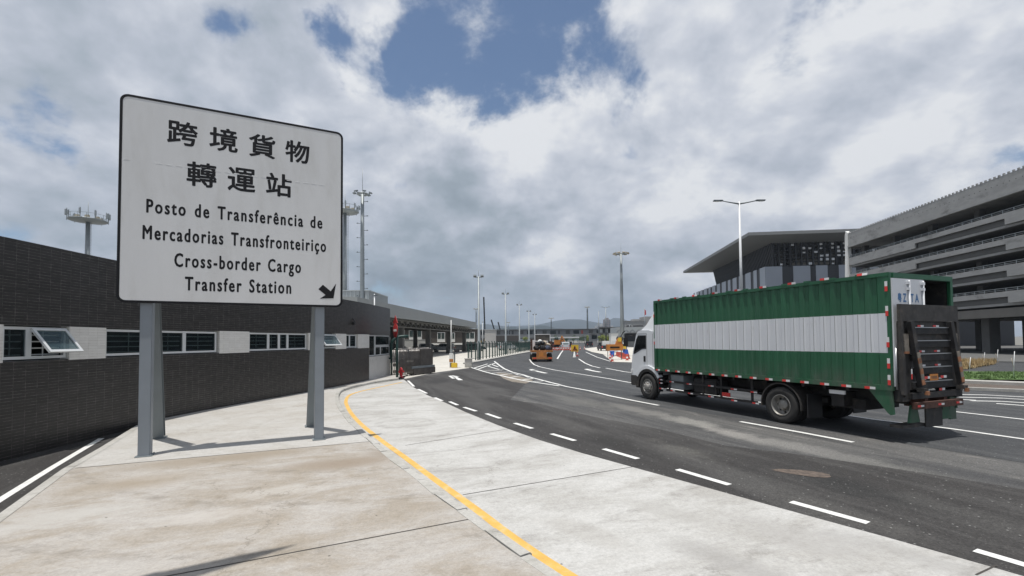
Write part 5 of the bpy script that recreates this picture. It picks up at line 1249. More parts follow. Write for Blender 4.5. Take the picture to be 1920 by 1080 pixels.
mb = MB(); mb.box2((-.34, -.29, .72), (.34, .29, .78)); mb.build('pier_cap', 'kerbc', gpst)
HAZE = 0.00019
# ------------------------------------------------------------------ MASTS AND LAMPS
def ground_at(px, Y, py=640):
    p = at(px, py, Y); return Vector((p.x, Y, 0))
def ring_head(o, h, r, n=8, rod=2.0, mat='brass', lamps=True):
    mb = MB(); mb.lathe([(r*.35, h-.25), (r*.55, h-.25), (r*.55, h-.05), (r*.35, h-.05), (r*.35, h-.25)], (0, 0, 0), 'z', 20)
    for k in range(n):
        a = 2*PI*k/n; mb.bar((r*.3*math.cos(a), r*.3*math.sin(a), h-.15), (r*.8*math.cos(a), r*.8*math.sin(a), h-.1), .09)
    mb.build('head_frame', 'galv', o)
    for k in range(n):
        a = 2*PI*k/n; mb = MB(); c = Vector((r*.85*math.cos(a), r*.85*math.sin(a), h)); X = Vector((math.cos(a), math.sin(a), -.35)).normalized()
        Y_ = Vector((-math.sin(a), math.cos(a), 0)); Z_ = X.cross(Y_); mb.box(c, (r*.30, r*.34, r*.13), None, X, Y_, Z_)
        mb.build('floodlight', mat, o, bevel=.02)
    if rod: mb = MB(); mb.tube([(0, 0, h), (0, 0, h+rod)], .03, 5); mb.build('lightning_rod', 'galv', o)
def mast(px, Y, h, rb, rt, lab, mat='galv', r=2.2, n=8, rod=2.0, head=True, group=None, pegs=False, hm='brass'):
    o = thing('lighting_mast', ground_at(px, Y), lab, 'lighting mast', 0, group)
    mb = MB(); mb.tube([(0, 0, 0), (0, 0, h*.34), (0, 0, h*.67), (0, 0, h)], [rb, rb+(rt-rb)*.34, rb+(rt-rb)*.67, rt], 14); mb.build('pole', mat, o)
    mb = MB(); mb.lathe([(rb*1.6, 0), (rb*1.6, .12), (rb*1.05, .14), (rb*1.05, .9), (0, .9)], (0, 0, 0), 'z', 14); mb.build('base_flange', mat, o)
    if head: ring_head(o, h, r, n, rod, hm)
    if pegs:
        mb = MB(); z = 2.5; k = 0
        while z < h-1:
            s = 1 if k % 2 else -1; mb.bar((s*rt*.8, 0, z), (s*(rt+.55), -.05, z), .05); mb.box((s*(rt+.42), 0, z+.03), (.12, .08, .12)); z += .95; k += 1
        mb.build('climbing_peg', 'poled', o)
    return o
m_ = mast(679, 60, 21.7, .34, .21, 'tall grey lighting mast with climbing pegs nearest the right edge of the big sign', r=1.25, n=6, rod=3.2, pegs=True, hm='galv')
mast(1167, 130, 26.5, .62, .28, 'tall tapered grey high mast rising above the truck cab', 'galv', r=2.3, n=9, rod=3)
mast(1102, 330, 25.5, .7, .45, 'dark distant high mast left of the towers, second tallest on the right', 'poled', r=2.0, n=8, rod=0)
mast(1034, 420, 22, .7, .45, 'small dark distant mast directly above the orange truck', 'poled', r=2.6, n=8, rod=0)
mast(893, 200, 16, .28, .2, 'thin dark mast with flat lamp head just left of the tallest fence lamp', 'poled', r=1.3, n=6, rod=0)
mast(953, 250, 12, .3, .2, 'short distant lamp mast between the second and third fence lamps', 'galv', r=1.2, n=6, rod=0)
mast(1111, 420, 12, .5, .35, 'faint short mast behind the right of the road works', 'galv', r=2.4, n=6, rod=0)
def telecom(px, Y, h, lab, sc=1.0):
    o = thing('telecom_mast', ground_at(px, Y), lab, 'mast')
    mb = MB(); mb.tube([(0, 0, 0), (0, 0, h)], [.55, .36], 16); mb.build('pole', 'galv', o)
    mb = MB(); R_ = 3.3*sc
    mb.lathe([(.4, h-.3), (R_, h-.05), (R_, h+.15), (.4, h+.1)], (0, 0, 0), 'z', 14)
    mb.build('platform', 'galv', o)
    mb = MB()
    for k in range(14):
        a = 2*PI*k/14; mb.bar((R_*math.cos(a), R_*math.sin(a), h), (R_*math.cos(a), R_*math.sin(a), h+1.15), .05); b = a+2*PI/14
        mb.bar((R_*math.cos(a), R_*math.sin(a), h+1.15), (R_*math.cos(b), R_*math.sin(b), h+1.15), .05)
    mb.build('guard_rail', 'galv', o)
    for k in range(9):
        a = 2*PI*k/9+.2; c = (R_*1.02*math.cos(a), R_*1.02*math.sin(a)); mb = MB(); hh = [1.9, 2.3, 1.6, 2.1][k % 4]*sc
        mb.bar((c[0], c[1], h-.2), (c[0], c[1], h+hh), .09); mb.box((c[0]*1.05, c[1]*1.05, h+hh*.62), (.28, .22, hh*.55)); mb.build('antenna', 'galv', o)
    for k in range(7):
        a = 2*PI*k/7; mb = MB(); mb.box((R_*.6*math.cos(a), R_*.6*math.sin(a), h+.55), (.8, .5, .6)); mb.build('floodlight', 'brass', o, bevel=.05)
    mb = MB(); mb.tube([(0, 0, h), (0, 0, h+4.0)], .05, 5)
    mb.tube([(.62, 0, 3), (.55, 0, h)], .03, 5); mb.tube([(.82, 0, 3), (.75, 0, h)], .03, 5)
    z = 4
    while z < h: mb.bar((.6, 0, z), (.8, 0, z), .03); z += .6
    mb.build('ladder', 'galv', o)
telecom(160, 98, 28.5, 'grey antenna mast with round platform rising left of the big sign')
telecom(646, 100, 30.5, 'antenna mast half hidden behind the right edge of the big sign', .85)
def twin(px, Y, h, lab, arm=2.0, mat='polew', rz=0, r=.09, group=None, lean=.25):
    o = thing('street_lamp', ground_at(px, Y), lab, 'street lamp', rz, group)
    mb = MB(); mb.tube([(0, 0, 0), (0, 0, h)], [r*1.5, r*.75], 12); mb.lathe([(r*2, 0), (r*2, .4), (r*1.5, .5), (r*1.5, .0)], (0, 0, 0), 'z', 12); mb.build('pole', mat, o)
    for s in (-1, 1):
        mb = MB(); mb.tube([(0, 0, h-.18), (s*arm*.35, 0, h-.06), (s*arm*.68, 0, h+lean*.3)], [r*.7, r*.5, r*.4], 8); mb.build('arm', 'poled' if mat == 'polew' else mat, o)
        mb = MB(); mb.box((s*arm*.83, 0, h+lean*.35), (arm*.36, .26, .09)); L_ = mb.build('luminaire', 'poled', o, bevel=.02)
        mb = MB(); mb.box((s*arm*.86, 0, h+lean*.35-.055), (arm*.14, .2, .02)); mb.build('lens', 'wht', o)
    return o
twin(1392.5, 36, 13.0, 'white twin-arm street lamp standing behind the green truck', 2.0)
twin(1136.5, 148, 12.6, 'distant twin-arm street lamp just left of the grey high mast', 1.4, 'galv', r=.14)
twin(1181, 260, 10.5, 'distant lamp partly hidden behind the truck cab', 2.0, 'galv', r=.16)
def flood(px, Y, h, lab, r=.16):
    o = thing('fence_lamp', ground_at(px, Y), lab, 'street lamp', 0, 'lamp posts along the green fence')
    mb = MB(); mb.tube([(0, 0, 0), (0, 0, h*.22), (0, 0, h*.23), (0, 0, h)], [r*1.5, r*1.3, r*.9, r*.55], 12); mb.build('pole', 'galv', o)
    mb = MB(); mb.bar((-.45, 0, h-.1), (.45, 0, h-.1), .08)
    mb.tube([(0, 0, h), (0, 0, h+.8)], .02, 4); mb.build('cross_arm', 'galv', o)
    for s in (-1, 1):
        mb = MB(); mb.box((s*.42, -.08, h+.04), (.36, .34, .2), None, (1, 0, 0), (0, .9, -.4), (0, .4, .9)); mb.build('floodlight', 'poled', o, bevel=.02)
    return o
for px, Y, h, w in [(898, 54.5, 9.85, 'tallest and nearest'), (948.3, 75.5, 9.9, 'second nearest'), (974.2, 99.5, 9.9, 'third nearest'), (992, 122, 9.9, 'fourth nearest'), (1003, 138, 9.9, 'farthest')]:
    flood(px, Y, h, w+' of the five grey lamp posts along the green fence', r=.17)
for px, Y, h, lab in [(1123, 175, 13, 'plain grey pole between the pickup and the twin-arm lamp'), (905, 90, 6.0, 'short white pole beside the tallest fence lamp'), (702, 45, 6.9, 'thin white pole above the end of the tiled wall')]:
    o = thing('pole', ground_at(px, Y), lab, 'pole')
    mb = MB(); mb.tube([(0, 0, 0), (0, 0, h)], [.09, .05] if px != 1123 else [.2, .12], 10); mb.build('shaft', 'polew' if px != 1123 else 'galv', o)
    mb = MB(); mb.box((.12, 0, h-.12), (.34, .16, .10)); mb.build('lamp', 'poled', o, bevel=.02)
# off-camera lamp with a long arm: its shadow lies across the near slab
dS = gp(530, 1027, SW)-gp(572, 996, SW)
o = thing('street_lamp', (-6.9+dS.x, 1.3+dS.y, 0), 'long-arm street lamp standing left of the view, seen only by its shadow', 'street lamp')
o.rotation_euler = (0, 0, math.atan2(.56, .72))
mb = MB(); mb.tube([(0, 0, 0), (0, 0, 7.4)], [.11, .08], 12); mb.build('pole', 'polew', o)
mb = MB(); mb.tube([(0, 0, 6.3), (1.5, 0, 7.0), (4.3, 0, 7.3)], [.07, .06, .05], 8); mb.tube([(0, 0, 7.2), (3.9, .18, 7.1)], .04, 8); mb.build('arm', 'polew', o)
mb = MB(); mb.prism([(3.6, -.20), (4.5, -.10), (5.05, 0), (4.5, .10), (3.6, .20)], 7.25, 7.4, None, 'z'); mb.build('luminaire', 'poled', o, bevel=.02)
# ------------------------------------------------------------------ BRIDGE + FAR BACKGROUND
YB = 300
def X_(px, Y): return ground_at(px, Y).x
br = thing('footbridge', (X_(1030, YB), YB, 0), 'long grey covered footbridge crossing over the far end of the road', 'bridge')
bx = br.location.x; xl, xr = X_(893, YB)-bx, X_(1235, YB)-bx
mb = MB(); mb.box2((xl, 0, 3.6), (xr, 8, 5.9)); mb.build('deck', 'brg', br)
mb = MB(); mb.box2((xl, -.3, 3.0), (xr, -.004, 3.9)); mb.build('deck_edge', 'concd', br)
mb = MB(); mb.box2((xl, .4, 5.9), (xr, 7.6, 8.9)); mb.build('gallery', 'brg', br)
mb = MB(); mb.box2((xl-.5, -.4, 8.9), (xr, 8.4, 9.3)); mb.build('gallery_roof', 'concd', br)
for i in range(22):
    x = xl+3+i*(xr-xl-8)/22
    k = i % 3
    mb = MB(); mb.box2((x, .25, 6.2), (x+[3.6, 1.2, 2.6][k], .395, 8.4)); mb.build('opening', ['carg', 'blk2', 'canopyd'][k] if i != 13 else 'plast', br)
for px in (905, 960, 1000, 1056, 1104, 1150, 1200):
    x = X_(px, YB)-bx; mb = MB(); mb.box2((x-1, 1, -.5), (x+1, 5, 3.6)); mb.build('pier', 'concd', br)
# far right deck: rail with open bays
mb = MB(); x = X_(1125, 240)
vd = thing('viaduct', (x, 240, 0), 'grey raised deck with square bays behind the road works', 'viaduct')
mb = MB(); mb.box2((0, 0, 5.0), (40, 6, 5.7)); mb.box2((0, 0, 8.2), (40, 6, 8.8)); mb.build('slab', 'concd', vd)
mb = MB(); mb.box2((0, 3, 5.7), (40, 3.2, 8.2)); mb.build('parapet', 'concd', vd)
mb = MB(); mb.box2((.5, 2.6, 5.9), (1.9, 2.95, 7.8)); wb_0 = mb.build('white_bay', 'wht', vd)
for k in range(1, 14): inst(wb_0, vd, (k*2.8, 0, 0))
mb = MB()
for k in range(6): mb.box2((1+k*7, 1, -.5), (2+k*7, 4, 5.0))
mb.build('column', 'concd', vd)
# small roadside kiosk
kx = ground_at(1113, 170); ko = thing('kiosk', kx, 'small grey booth with dark window beside the distant lamp', 'booth')
mb = MB(); mb.box2((-1.4, 0, 0), (1.4, 2, 4.4)); mb.build('booth_wall', 'conc', ko)
mb = MB(); mb.box2((-.7, -.05, 2.5), (1.2, -.002, 3.9)); mb.build('window', 'carg', ko)
mb = MB(); mb.box2((-1.7, -.4, 4.4), (1.7, 2.3, 4.6)); mb.build('booth_roof', 'brg', ko)
# concrete building right of the mast, with openings
cb = thing('concrete_building', (X_(1172, 290), 290, 0), 'distant grey concrete building with dark openings left of the truck cab roof', 'building')
mb = MB(); mb.box2((0, 0, 0), (13, 12, 13.5)); mb.box2((13.002, 1, 0), (40, 14, 16.5)); mb.box2((6, 3, 13.5), (12, 9, 15)); mb.build('wall', 'conc', cb)
for x0, x1, z0, z1 in ((5, 11.5, 9.2, 11), (15, 19.5, 9.2, 12.8), (22, 27, 9, 12.5), (1, 4, 9.4, 11)):
    mb = MB(); mb.box2((x0, -.05 if x0 < 13 else .95, z0), (x1, -.002 if x0 < 13 else .998, z1)); mb.build('opening', 'blk2', cb)
mb = MB(); mb.box2((-.3, -.3, 13.5), (12.9, 12, 13.9)); mb.build('roof_edge', 'conc', cb)
fl = thing('flagpole', (X_(1207.5, 291), 289, 0), 'flagpole with a drooping red flag above the distant concrete building', 'flagpole')
mb = MB(); mb.tube([(0, 0, 0), (0, 0, 21.5)], .12, 8); mb.build('pole', 'galv', fl)
mb = MB(); mb.add([(0.1, 0, 21.2), (1.0, .2, 20.2), (1.1, .1, 17.6), (.1, 0, 17.0), (.6, .5, 20.6), (.7, .45, 17.4)], [(0, 4, 5, 3), (4, 1, 2, 5)]); mb.build('flag', 'flag', fl)
# white gantry canopy with a dark base right of the works
wk = thing('white_canopy', (X_(1157, 150), 150, 0), 'white ribbed canopy roof seen between the road works and the truck cab', 'canopy')
mb = MB(); mb.prism([(0, 6.2), (16, 6.4), (16, 5.9), (12, 4.6), (3, 4.4), (0, 3.0)], 0, 10); mb.build('canopy_roof', 'shed', wk)
mb = MB(); mb.box2((.0, 3, 1.6), (16, 3.3, 4.2)); mb.build('dark_glazing', 'blk2', wk)
mb = MB(); mb.box2((0, 1.0, 0), (16, 1.4, 1.6)); mb.build('low_wall', 'kerbc', wk)
mb = MB()
for k in range(8): mb.tube([(k*2.1, 0, 4.6), (k*2.1+.8, 0, 5.6), (k*2.1+1.6, 0, 4.7)], .07, 5)
mb.build('roof_rib', 'galv', wk)
# pale service block far left of bridge
wb2 = thing('service_block', (X_(909, 190), 190, 0), 'pale boxy service block behind the green fence below the cranes', 'building')
mb = MB(); mb.box2((0, 0, 0), (4.6, 8, 6.6)); mb.build('wall', 'tower', wb2)
mb = MB(); mb.box2((-.2, -.2, 6.6), (4.8, 8.2, 6.85)); mb.build('roof', 'shed', wb2)
mb = MB(); mb.box2((4.61, 0, 0), (14, 8, 4.2)); mb.build('annex', 'bfac', wb2)
# cranes
for px0, y0, px1, y1, lab in [(909.5, 622, 907, 557, 'mobile crane with a tall near-vertical black boom'), (932, 622, 921, 599.5, 'mobile crane with a short boom leaning left, nearer the tall boom'), (942, 622, 934, 604, 'mobile crane with the shortest leaning boom')]:
    Yc = 340; a = at(px0, 640, Yc); p0 = at(px0, y0, Yc); p1 = at(px1, y1, Yc)
    o = thing('mobile_crane', (a.x, Yc, 0), lab, 'crane'); B_ = o.location
    mb = MB(); mb.bar(p0-B_-Vector((0, 0, 5)), p1-B_, 1.0, .9); mb.build('boom', 'blk', o)
    mb = MB(); mb.box2((-5, -1.3, .8), (5, 1.3, 2.2)); mb.box2((-1.5, -1.4, 2.2), (2.0, 1.4, 3.6)); mb.build('carrier', 'yel', o)
    mb = MB()
    for x in (-3.5, -1.5, 2, 3.8):
        mb.lathe([(0, -1.35), (.65, -1.35), (.65, 1.35), (0, 1.35)], (x, 0, .65), 'y', 14)
    mb.build('wheels', 'tyre', o)
# towers
def tower(px0, px1, ytop, Y, lab, mat, group=None, stripes=True, dome=False):
    a, b = X_(px0, Y), X_(px1, Y); h = at(px0, ytop, Y).z; o = thing('tower_block', ((a+b)/2, Y, 0), lab, 'tower block', 0, group); w = (b-a)/2
    mb = MB(); mb.box2((-w, 0, 0), (w, w*1.5, h*.93)); mb.box2((-w*.55, w*.2, h*.93), (w*.5, w, h)); mb.build('tower_wall', mat, o)
    if stripes:
        n = max(2, int((px1-px0)/4))
        for k in range(n):
            mb = MB(); x = -w+2*w*(k+.25)/n; mb.box2((x, -.6, 2), (x+2*w/n*.5, -.01, h*.9)); mb.build('window_column', 'twin', o)
        z = 8.0; mb = MB()
        while z < h*.9: mb.box2((-w-.2, -.9, z), (w+.2, -.61, z+1.6)); z += 6.4
        mb.build('floor_band', mat, o)
    return o
for a in [(1116, 1119.5, 611, 1500, 'narrow white tower furthest left of the distant group', 'tower'), (1121, 1125, 605, 1450, 'white tower with a small crown left of the brown tower', 'tower'), (1126, 1131, 607, 1500, 'wider white tower touching the brown tower', 'tower'),
          (1133, 1145, 596, 1300, 'tallest brown tower block of the distant group', 'tower2'), (1146, 1151, 611, 1500, 'pale tower just right of the brown tower', 'tower'), (1152, 1157, 614, 1500, 'short pale tower left of the high mast', 'tower'), (1171, 1178, 617, 1400, 'low pale block just right of the high mast', 'tower'),
          (1106, 1114, 621, 1500, 'low pale block left of the white towers', 'tower')]:
    tower(*a)
# hills
def hill(name, prof, Y, depth, lab, mat='hill'):
    mb = MB(); n = 90; P = []
    for i in range(n+1):
        px = prof[0][0]+(prof[-1][0]-prof[0][0])*i/n
        for (xa, ya), (xb, yb) in zip(prof, prof[1:]):
            if xa <= px <= xb: y = ya+(yb-ya)*(px-xa)/(xb-xa)
        y += 1.1*mnoise.noise(Vector((px*.06, 1, 0)))+.5*mnoise.noise(Vector((px*.25, 5, 0)))
        p = at(px, y, Y); P.append((p.x, max(2, p.z)))
    rows = [(-.55, .0), (-.35, .35), (-.15, .8), (0, 1), (.25, .85), (.6, .3), (.9, 0)]
    vs = []
    for f, k in rows:
        for i, (x, z) in enumerate(P): vs.append((x, Y+f*depth, z*k*(1+.10*mnoise.noise(Vector((x*.004, f*6, 0))))-(3 if k == 0 else 0)))
    m = n+1; fs = [(r*m+i, r*m+i+1, (r+1)*m+i+1, (r+1)*m+i) for r in range(len(rows)-1) for i in range(n)]
    mb.add(vs, fs, None, True); o = mb.build(name, mat, kind='structure'); o['label'] = lab; return o
hill('hills', [(500, 628), (700, 622), (820, 620), (880, 611), (915, 606), (950, 611), (990, 612), (1015, 608), (1040, 600), (1062, 597), (1085, 599), (1110, 603), (1135, 606), (1150, 597), (1166, 598), (1190, 610), (1250, 616), (1400, 622)], 3600, 1500, 'blue-grey wooded hills on the horizon')
hill('hills', [(860, 624), (900, 619), (935, 615), (960, 612), (985, 616), (1010, 611), (1024, 612), (1040, 616), (1080, 619), (1105, 618), (1130, 622), (1260, 626)], 1600, 500, 'darker low wooded ridge behind the footbridge')
# trees: many small leaf clumps through the crown's volume
leafmeshes = {}
def tree(px, Y, h, w, lab, mat='leaf', group='trees beyond the footbridge'):
    o = thing('tree', ground_at(px, Y), lab, 'tree', random.uniform(0, 6), group)
    mb = MB(); mb.tube([(0, 0, 0), (.1, 0, h*.3), (0, .1, h*.6)], [h*.035, h*.025, h*.01], 8)
    for k in range(5):
        a = k*1.3; mb.tube([(0, 0, h*(.3+.06*k)), (w*.3*math.cos(a), w*.3*math.sin(a), h*(.55+.07*k))], [h*.012, h*.005], 5)
    mb.build('trunk', 'bark', o)
    mb = MB(); rr = random.Random(int(px*7)); cl = [(rr.uniform(-.6, .6)*w*.5, rr.uniform(-.6, .6)*w*.5, h*rr.uniform(.42, .88), rr.uniform(.25, .5)*w*.5) for _ in range(11)]
    for _ in range(900):
        c = rr.choice(cl); d = Vector((rr.gauss(0, 1), rr.gauss(0, 1), rr.gauss(0, 1))).normalized()*c[3]*rr.uniform(.5, 1.05); p = Vector(c[:3])+d
        u = Vector((rr.gauss(0, 1), rr.gauss(0, 1), rr.gauss(0, 1))).normalized(); v = u.cross(d.normalized()).normalized(); s = h*.03*rr.uniform(.6, 1.4)
        mb.face([p+u*s, p+v*s*.6, p-u*s, p-v*s*.6])
    mb.build('crown', mat, o)
for i, (px, Y, h, w, m, lab) in enumerate([(1075, 255, 5, 7, 'leaf', 'dark bushy tree under the middle of the footbridge'), (1096, 250, 4.5, 6, 'leaf', 'dark tree under the footbridge by its right pier'), (1087, 270, 4, 5, 'leaf', 'smaller dark tree between two others under the footbridge'), (1041, 258, 5, 5, 'leaf', 'dark tree right behind the orange truck frame'),
        (1104, 205, 4.3, 3.5, 'leaf2', 'yellow-green young tree beside the grey booth'), (1128, 175, 4.2, 4, 'leaf2', 'yellow-green tree left of the twin-arm lamp'), (1141, 180, 4.4, 4.6, 'leaf2', 'wider yellow-green tree right of the twin-arm lamp'), (985, 260, 4.5, 4, 'leaf2', 'yellow-green tree behind the green fence'), (1062, 252, 4.2, 4, 'leaf', 'dark tree left of the yellow works sign')]):
    tree(px, Y, h, w, lab, m)
# ------------------------------------------------------------------ ROAD WORKS AND TRAFFIC
q = gp(1017, 678.5)
ot = thing('orange_truck', (q.x, q.y+.0, 0), 'orange open-backed works truck loaded with black bags driving away', 'truck', 0)
mb = MB(); mb.box2((-1.1, 0, 1.05), (1.1, .12, 1.22), 'odirty'); mb.box2((-1.12, .1, 1.0), (1.12, 4.8, 1.15), 'odirty'); mb.build('bed', None, ot)
mb = MB(); mb.box2((-.62, -.05, .45), (.45, .05, 1.08)); mb.build('tailgate', 'odirty', ot)
mb = MB(); mb.box2((-.35, -.06, .55), (.12, -.052, 1.0)); mb.build('tailgate_panel', 'orange', ot)
mb = MB(); mb.box2((-1.08, -.15, .28), (1.05, .0, .48)); mb.build('bumper', 'odirty', ot)
for s in (-1, 1):
    mb = MB(); mb.box2((s*.95, -.17, .33), (s*.65, -.152, .44)); mb.build('tail_lamp', 'red', ot)
    for y in (.9, 5.6):
        mb = MB(); mb.lathe([(0, -.25), (.35, -.25), (.45, -.2), (.45, .2), (.35, .25), (0, .25)], (0, 0, 0), 'y', 20); w_ = mb.build('wheel', 'tyre', ot); w_.location = (s*.82, y, .45); w_.rotation_euler = (0, 0, PI/2)
for s in (-1, 1):
    mb = MB()
    for k in range(6): mb.box2((s*1.05-.035, .15+k*.8, 1.15), (s*1.05+.035, .23+k*.8, 2.15+(.25 if s < 0 else 0)))
    for z in (1.5, 1.85): mb.box2((s*1.05-.02, .1, z), (s*1.05+.02, 4.6, z+.09))
    mb.build('side_stakes', 'rust', ot)
mb = MB(); mb.box2((-.55, 3.2, 2.22), (1.05, 3.3, 2.88), 'canopyd'); mb.bar((-.62, 3.2, 1.1), (-.62, 3.2, 2.92), .07, .07, 'polew'); mb.bar((1.1, 3.2, 1.1), (1.1, 3.2, 2.92), .07, .07, 'polew'); mb.bar((-.62, 3.2, 2.92), (1.1, 3.2, 2.92), .07, .07, 'polew'); mb.build('headboard', None, ot)
mb = MB(); mb.prism([(5.0, .6), (5.0, 2.30), (6.3, 2.30), (6.7, 1.5), (6.75, .6)], -1.0, 1.0, None, 'x'); mb.build('cab', 'cabw', ot, bevel=.06)
mb = MB(); mb.box2((-.5, 4.97, 1.6), (.75, 4.995, 2.1)); mb.build('rear_window', 'carg', ot)
for i, (x, y, z, r, m, lab) in enumerate([(-.55, .8, 1.45, .34, 'blk', 'black bag at the left of the orange truck bed'), (.05, .7, 1.45, .36, 'blk', 'black bag in the middle of the orange truck bed'), (.65, .8, 1.42, .33, 'cloth', 'dark bag at the right of the orange truck bed'), (-.4, 1.2, 1.85, .30, 'blk', 'black bag on top of the load, left'), (.12, 1.2, 1.95, .26, 'blk', 'black bag on top of the load, centre'),
        (-.15, 1.6, 2.15, .24, 'wht', 'white sack on top of the orange truck load'), (.35, 1.5, 2.0, .26, 'tan', 'brown sack on top of the orange truck load'), (.75, 1.4, 1.75, .25, 'tan', 'brown sack at the right of the orange truck load')]):
    bm = bmesh.new(); bmesh.ops.create_icosphere(bm, subdivisions=3, radius=r)
    for v in bm.verts: v.co *= 1+.28*mnoise.noise(v.co*4+Vector((i*3, 0, 0))); v.co.z *= .85
    me = bpy.data.meshes.new('sack'); bm.to_mesh(me); bm.free(); me.materials.append(MAT[m]); me.polygons.foreach_set('use_smooth', [True]*len(me.polygons))
    s_ = bpy.data.objects.new('sack', me); COL.objects.link(s_); s_.location = (q.x+x, q.y+y, z); tag(s_, lab, 'sack', 'load on the orange truck')
pk = gp(1132, 658)
o = car('pickup_truck', (pk.x, pk.y, 0), PI/2, 'dark pickup carrying a white box driving away beyond the yellow sign', 'pickup truck', 'carp', 'pickup')
mb = MB(); mb.box2((-1.9, -.8, 1.10), (-.8, .55, 2.0)); bx_ = mb.build('white_box', 'wht', None, bevel=.03); bx_.location = o.location; bx_.rotation_euler = (0, 0, PI/2); tag(bx_, 'white box standing in the bed of the dark pickup', 'box')
bx_.location.z = 0.0
# yellow diamond works sign
yq = gp(1078, 669.5); ys = thing('works_sign', yq, 'square yellow roadworks sign with a black worker symbol on a low stand', 'road sign')
mb = MB(); mb.box2((-.48, -.02, .72), (.48, .02, 1.62)); mb.build('sign_panel', 'yel', ys)
mb = MB(); mb.prism([(-.42, .80), (.42, .80), (0, 1.56)], -.03, -.021); mb.build('sign_triangle', 'orange', ys)
mb = MB(); mb.prism([(-.10, 1.35), (.0, 1.42), (.08, 1.33), (.06, 1.15), (.18, .92), (.08, .90), (0, 1.08), (-.12, .90), (-.22, .92), (-.08, 1.16)], -.036, -.031); mb.prism([(.14, .90), (.34, .90), (.24, 1.06)], -.036, -.031); mb.build('worker_symbol', 'blk', ys)
mb = MB(); mb.bar((-.35, 0, 0), (-.2, 0, .72), .05); mb.bar((.35, 0, 0), (.2, 0, .72), .05); mb.bar((0, .4, 0), (0, .02, .9), .05); mb.build('stand', 'poled', ys)
# cones: one, then copies of it and its parts
def make_cone(loc, lab):
    o = thing('traffic_cone', loc, lab, 'traffic cone', 0, 'traffic cones at the road works')
    m = MB(); m.box2((-.2, -.2, 0), (.2, .2, .05)); m.build('base', 'plast', o, bevel=.01)
    m = MB(); m.lathe([(.15, .05), (.115, .25)], (0, 0, 0), 'z', 18, 'plast'); m.lathe([(.115, .25), (.085, .42)], (0, 0, 0), 'z', 18, 'plastw'); m.lathe([(.085, .42), (.03, .72), (0, .72)], (0, 0, 0), 'z', 18, 'plast'); m.build('body', None, o)
    return o
cone0 = make_cone(gp(1082.5, 668), 'red and white cone touching the right of the yellow sign')
def copy_tree(src, loc, lab, rz=None):
    r = src.copy(); COL.objects.link(r); r.location = loc; r['label'] = lab
    if rz is not None: r.rotation_euler = (0, 0, rz)
    for ch in src.children:
        c = ch.copy(); COL.objects.link(c); c.parent = r
    return r
for px, py, lab in [(1148, 678, 'cone at the near corner of the works island'), (1144, 673, 'cone just behind the near corner of the works island'), (1073, 658, 'cone at the right end of the barrier row'), (1070, 657.5, 'cone second from the right end of the barrier row'), (1056, 657, 'cone in the middle gap of the barrier row'), (1045, 657, 'cone near the left end of the barrier row'), (1176, 676, 'cone beside the truck cab'), (1096, 655, 'cone behind the dark pickup'), (1088, 656, 'cone between the yellow sign and the pickup')]:
    copy_tree(cone0, gp(px, py), lab)
# white works cone with letter-like stripe: white tripod lamp
wt = thing('marker_tripod', gp(1077, 670.5), 'small white tripod marker below the yellow sign', 'marker'); mb = MB(); mb.lathe([(.22, 0), (.05, .75), (0, .78)], (0, 0, 0), 'z', 12); mb.build('cover', 'wht', wt); mb = MB(); mb.box2((-.25, -.25, -.0), (.25, .25, .04)); mb.build('base', 'poled', wt)
def make_barrier(loc, lab, rz=0):
    o = thing('water_barrier', loc, lab, 'barrier', rz, 'red and white water-filled barriers')
    m = MB(); m.prism([(-.24, 0), (.24, 0), (.24, .10), (.12, .28), (.08, .6), (-.08, .6), (-.12, .28), (-.24, .10)], -.55, .55, None, 'x'); m.build('shell', 'plast', o, bevel=.02)
    m = MB(); m.box2((-.45, -.25, .30), (-.1, -.09, .52)); m.box2((.1, -.25, .30), (.45, -.09, .52)); m.build('white_band', 'plastw', o); return o
b0 = make_barrier(gp(1040, 656.5), 'leftmost red and white barrier of the row beyond the orange truck')
names = ['second', 'third', 'fourth', 'fifth', 'sixth', 'seventh']
for i in range(6):
    copy_tree(b0, gp(1045+i*4.6, 656.5), names[i]+' red and white barrier from the left beyond the orange truck')
for i, (px, py) in enumerate([(1160, 668), (1163.5, 669.3), (1167, 670.6), (1170.5, 672), (1174, 673.6)]):
    copy_tree(b0, gp(px, py), ['farthest', 'second farthest', 'middle', 'second nearest', 'nearest'][i]+' of five barriers on the works island by the truck cab', PI/2+.3)
isl = [gp(*a) for a in [(1130, 664), (1148, 679), (1184, 680), (1230, 676), (1230, 662), (1160, 660)]]
sheet('works_island', [(p.x, p.y) for p in isl], .03, 'plaza')
isl = [gp(*a) for a in [(1094, 654), (1110, 660.5), (1130, 664.5), (1146, 668), (1240, 668), (1240, 652), (1120, 651)]]
sheet('far_pavement', [(p.x, p.y) for p in isl], .05, 'plaza')
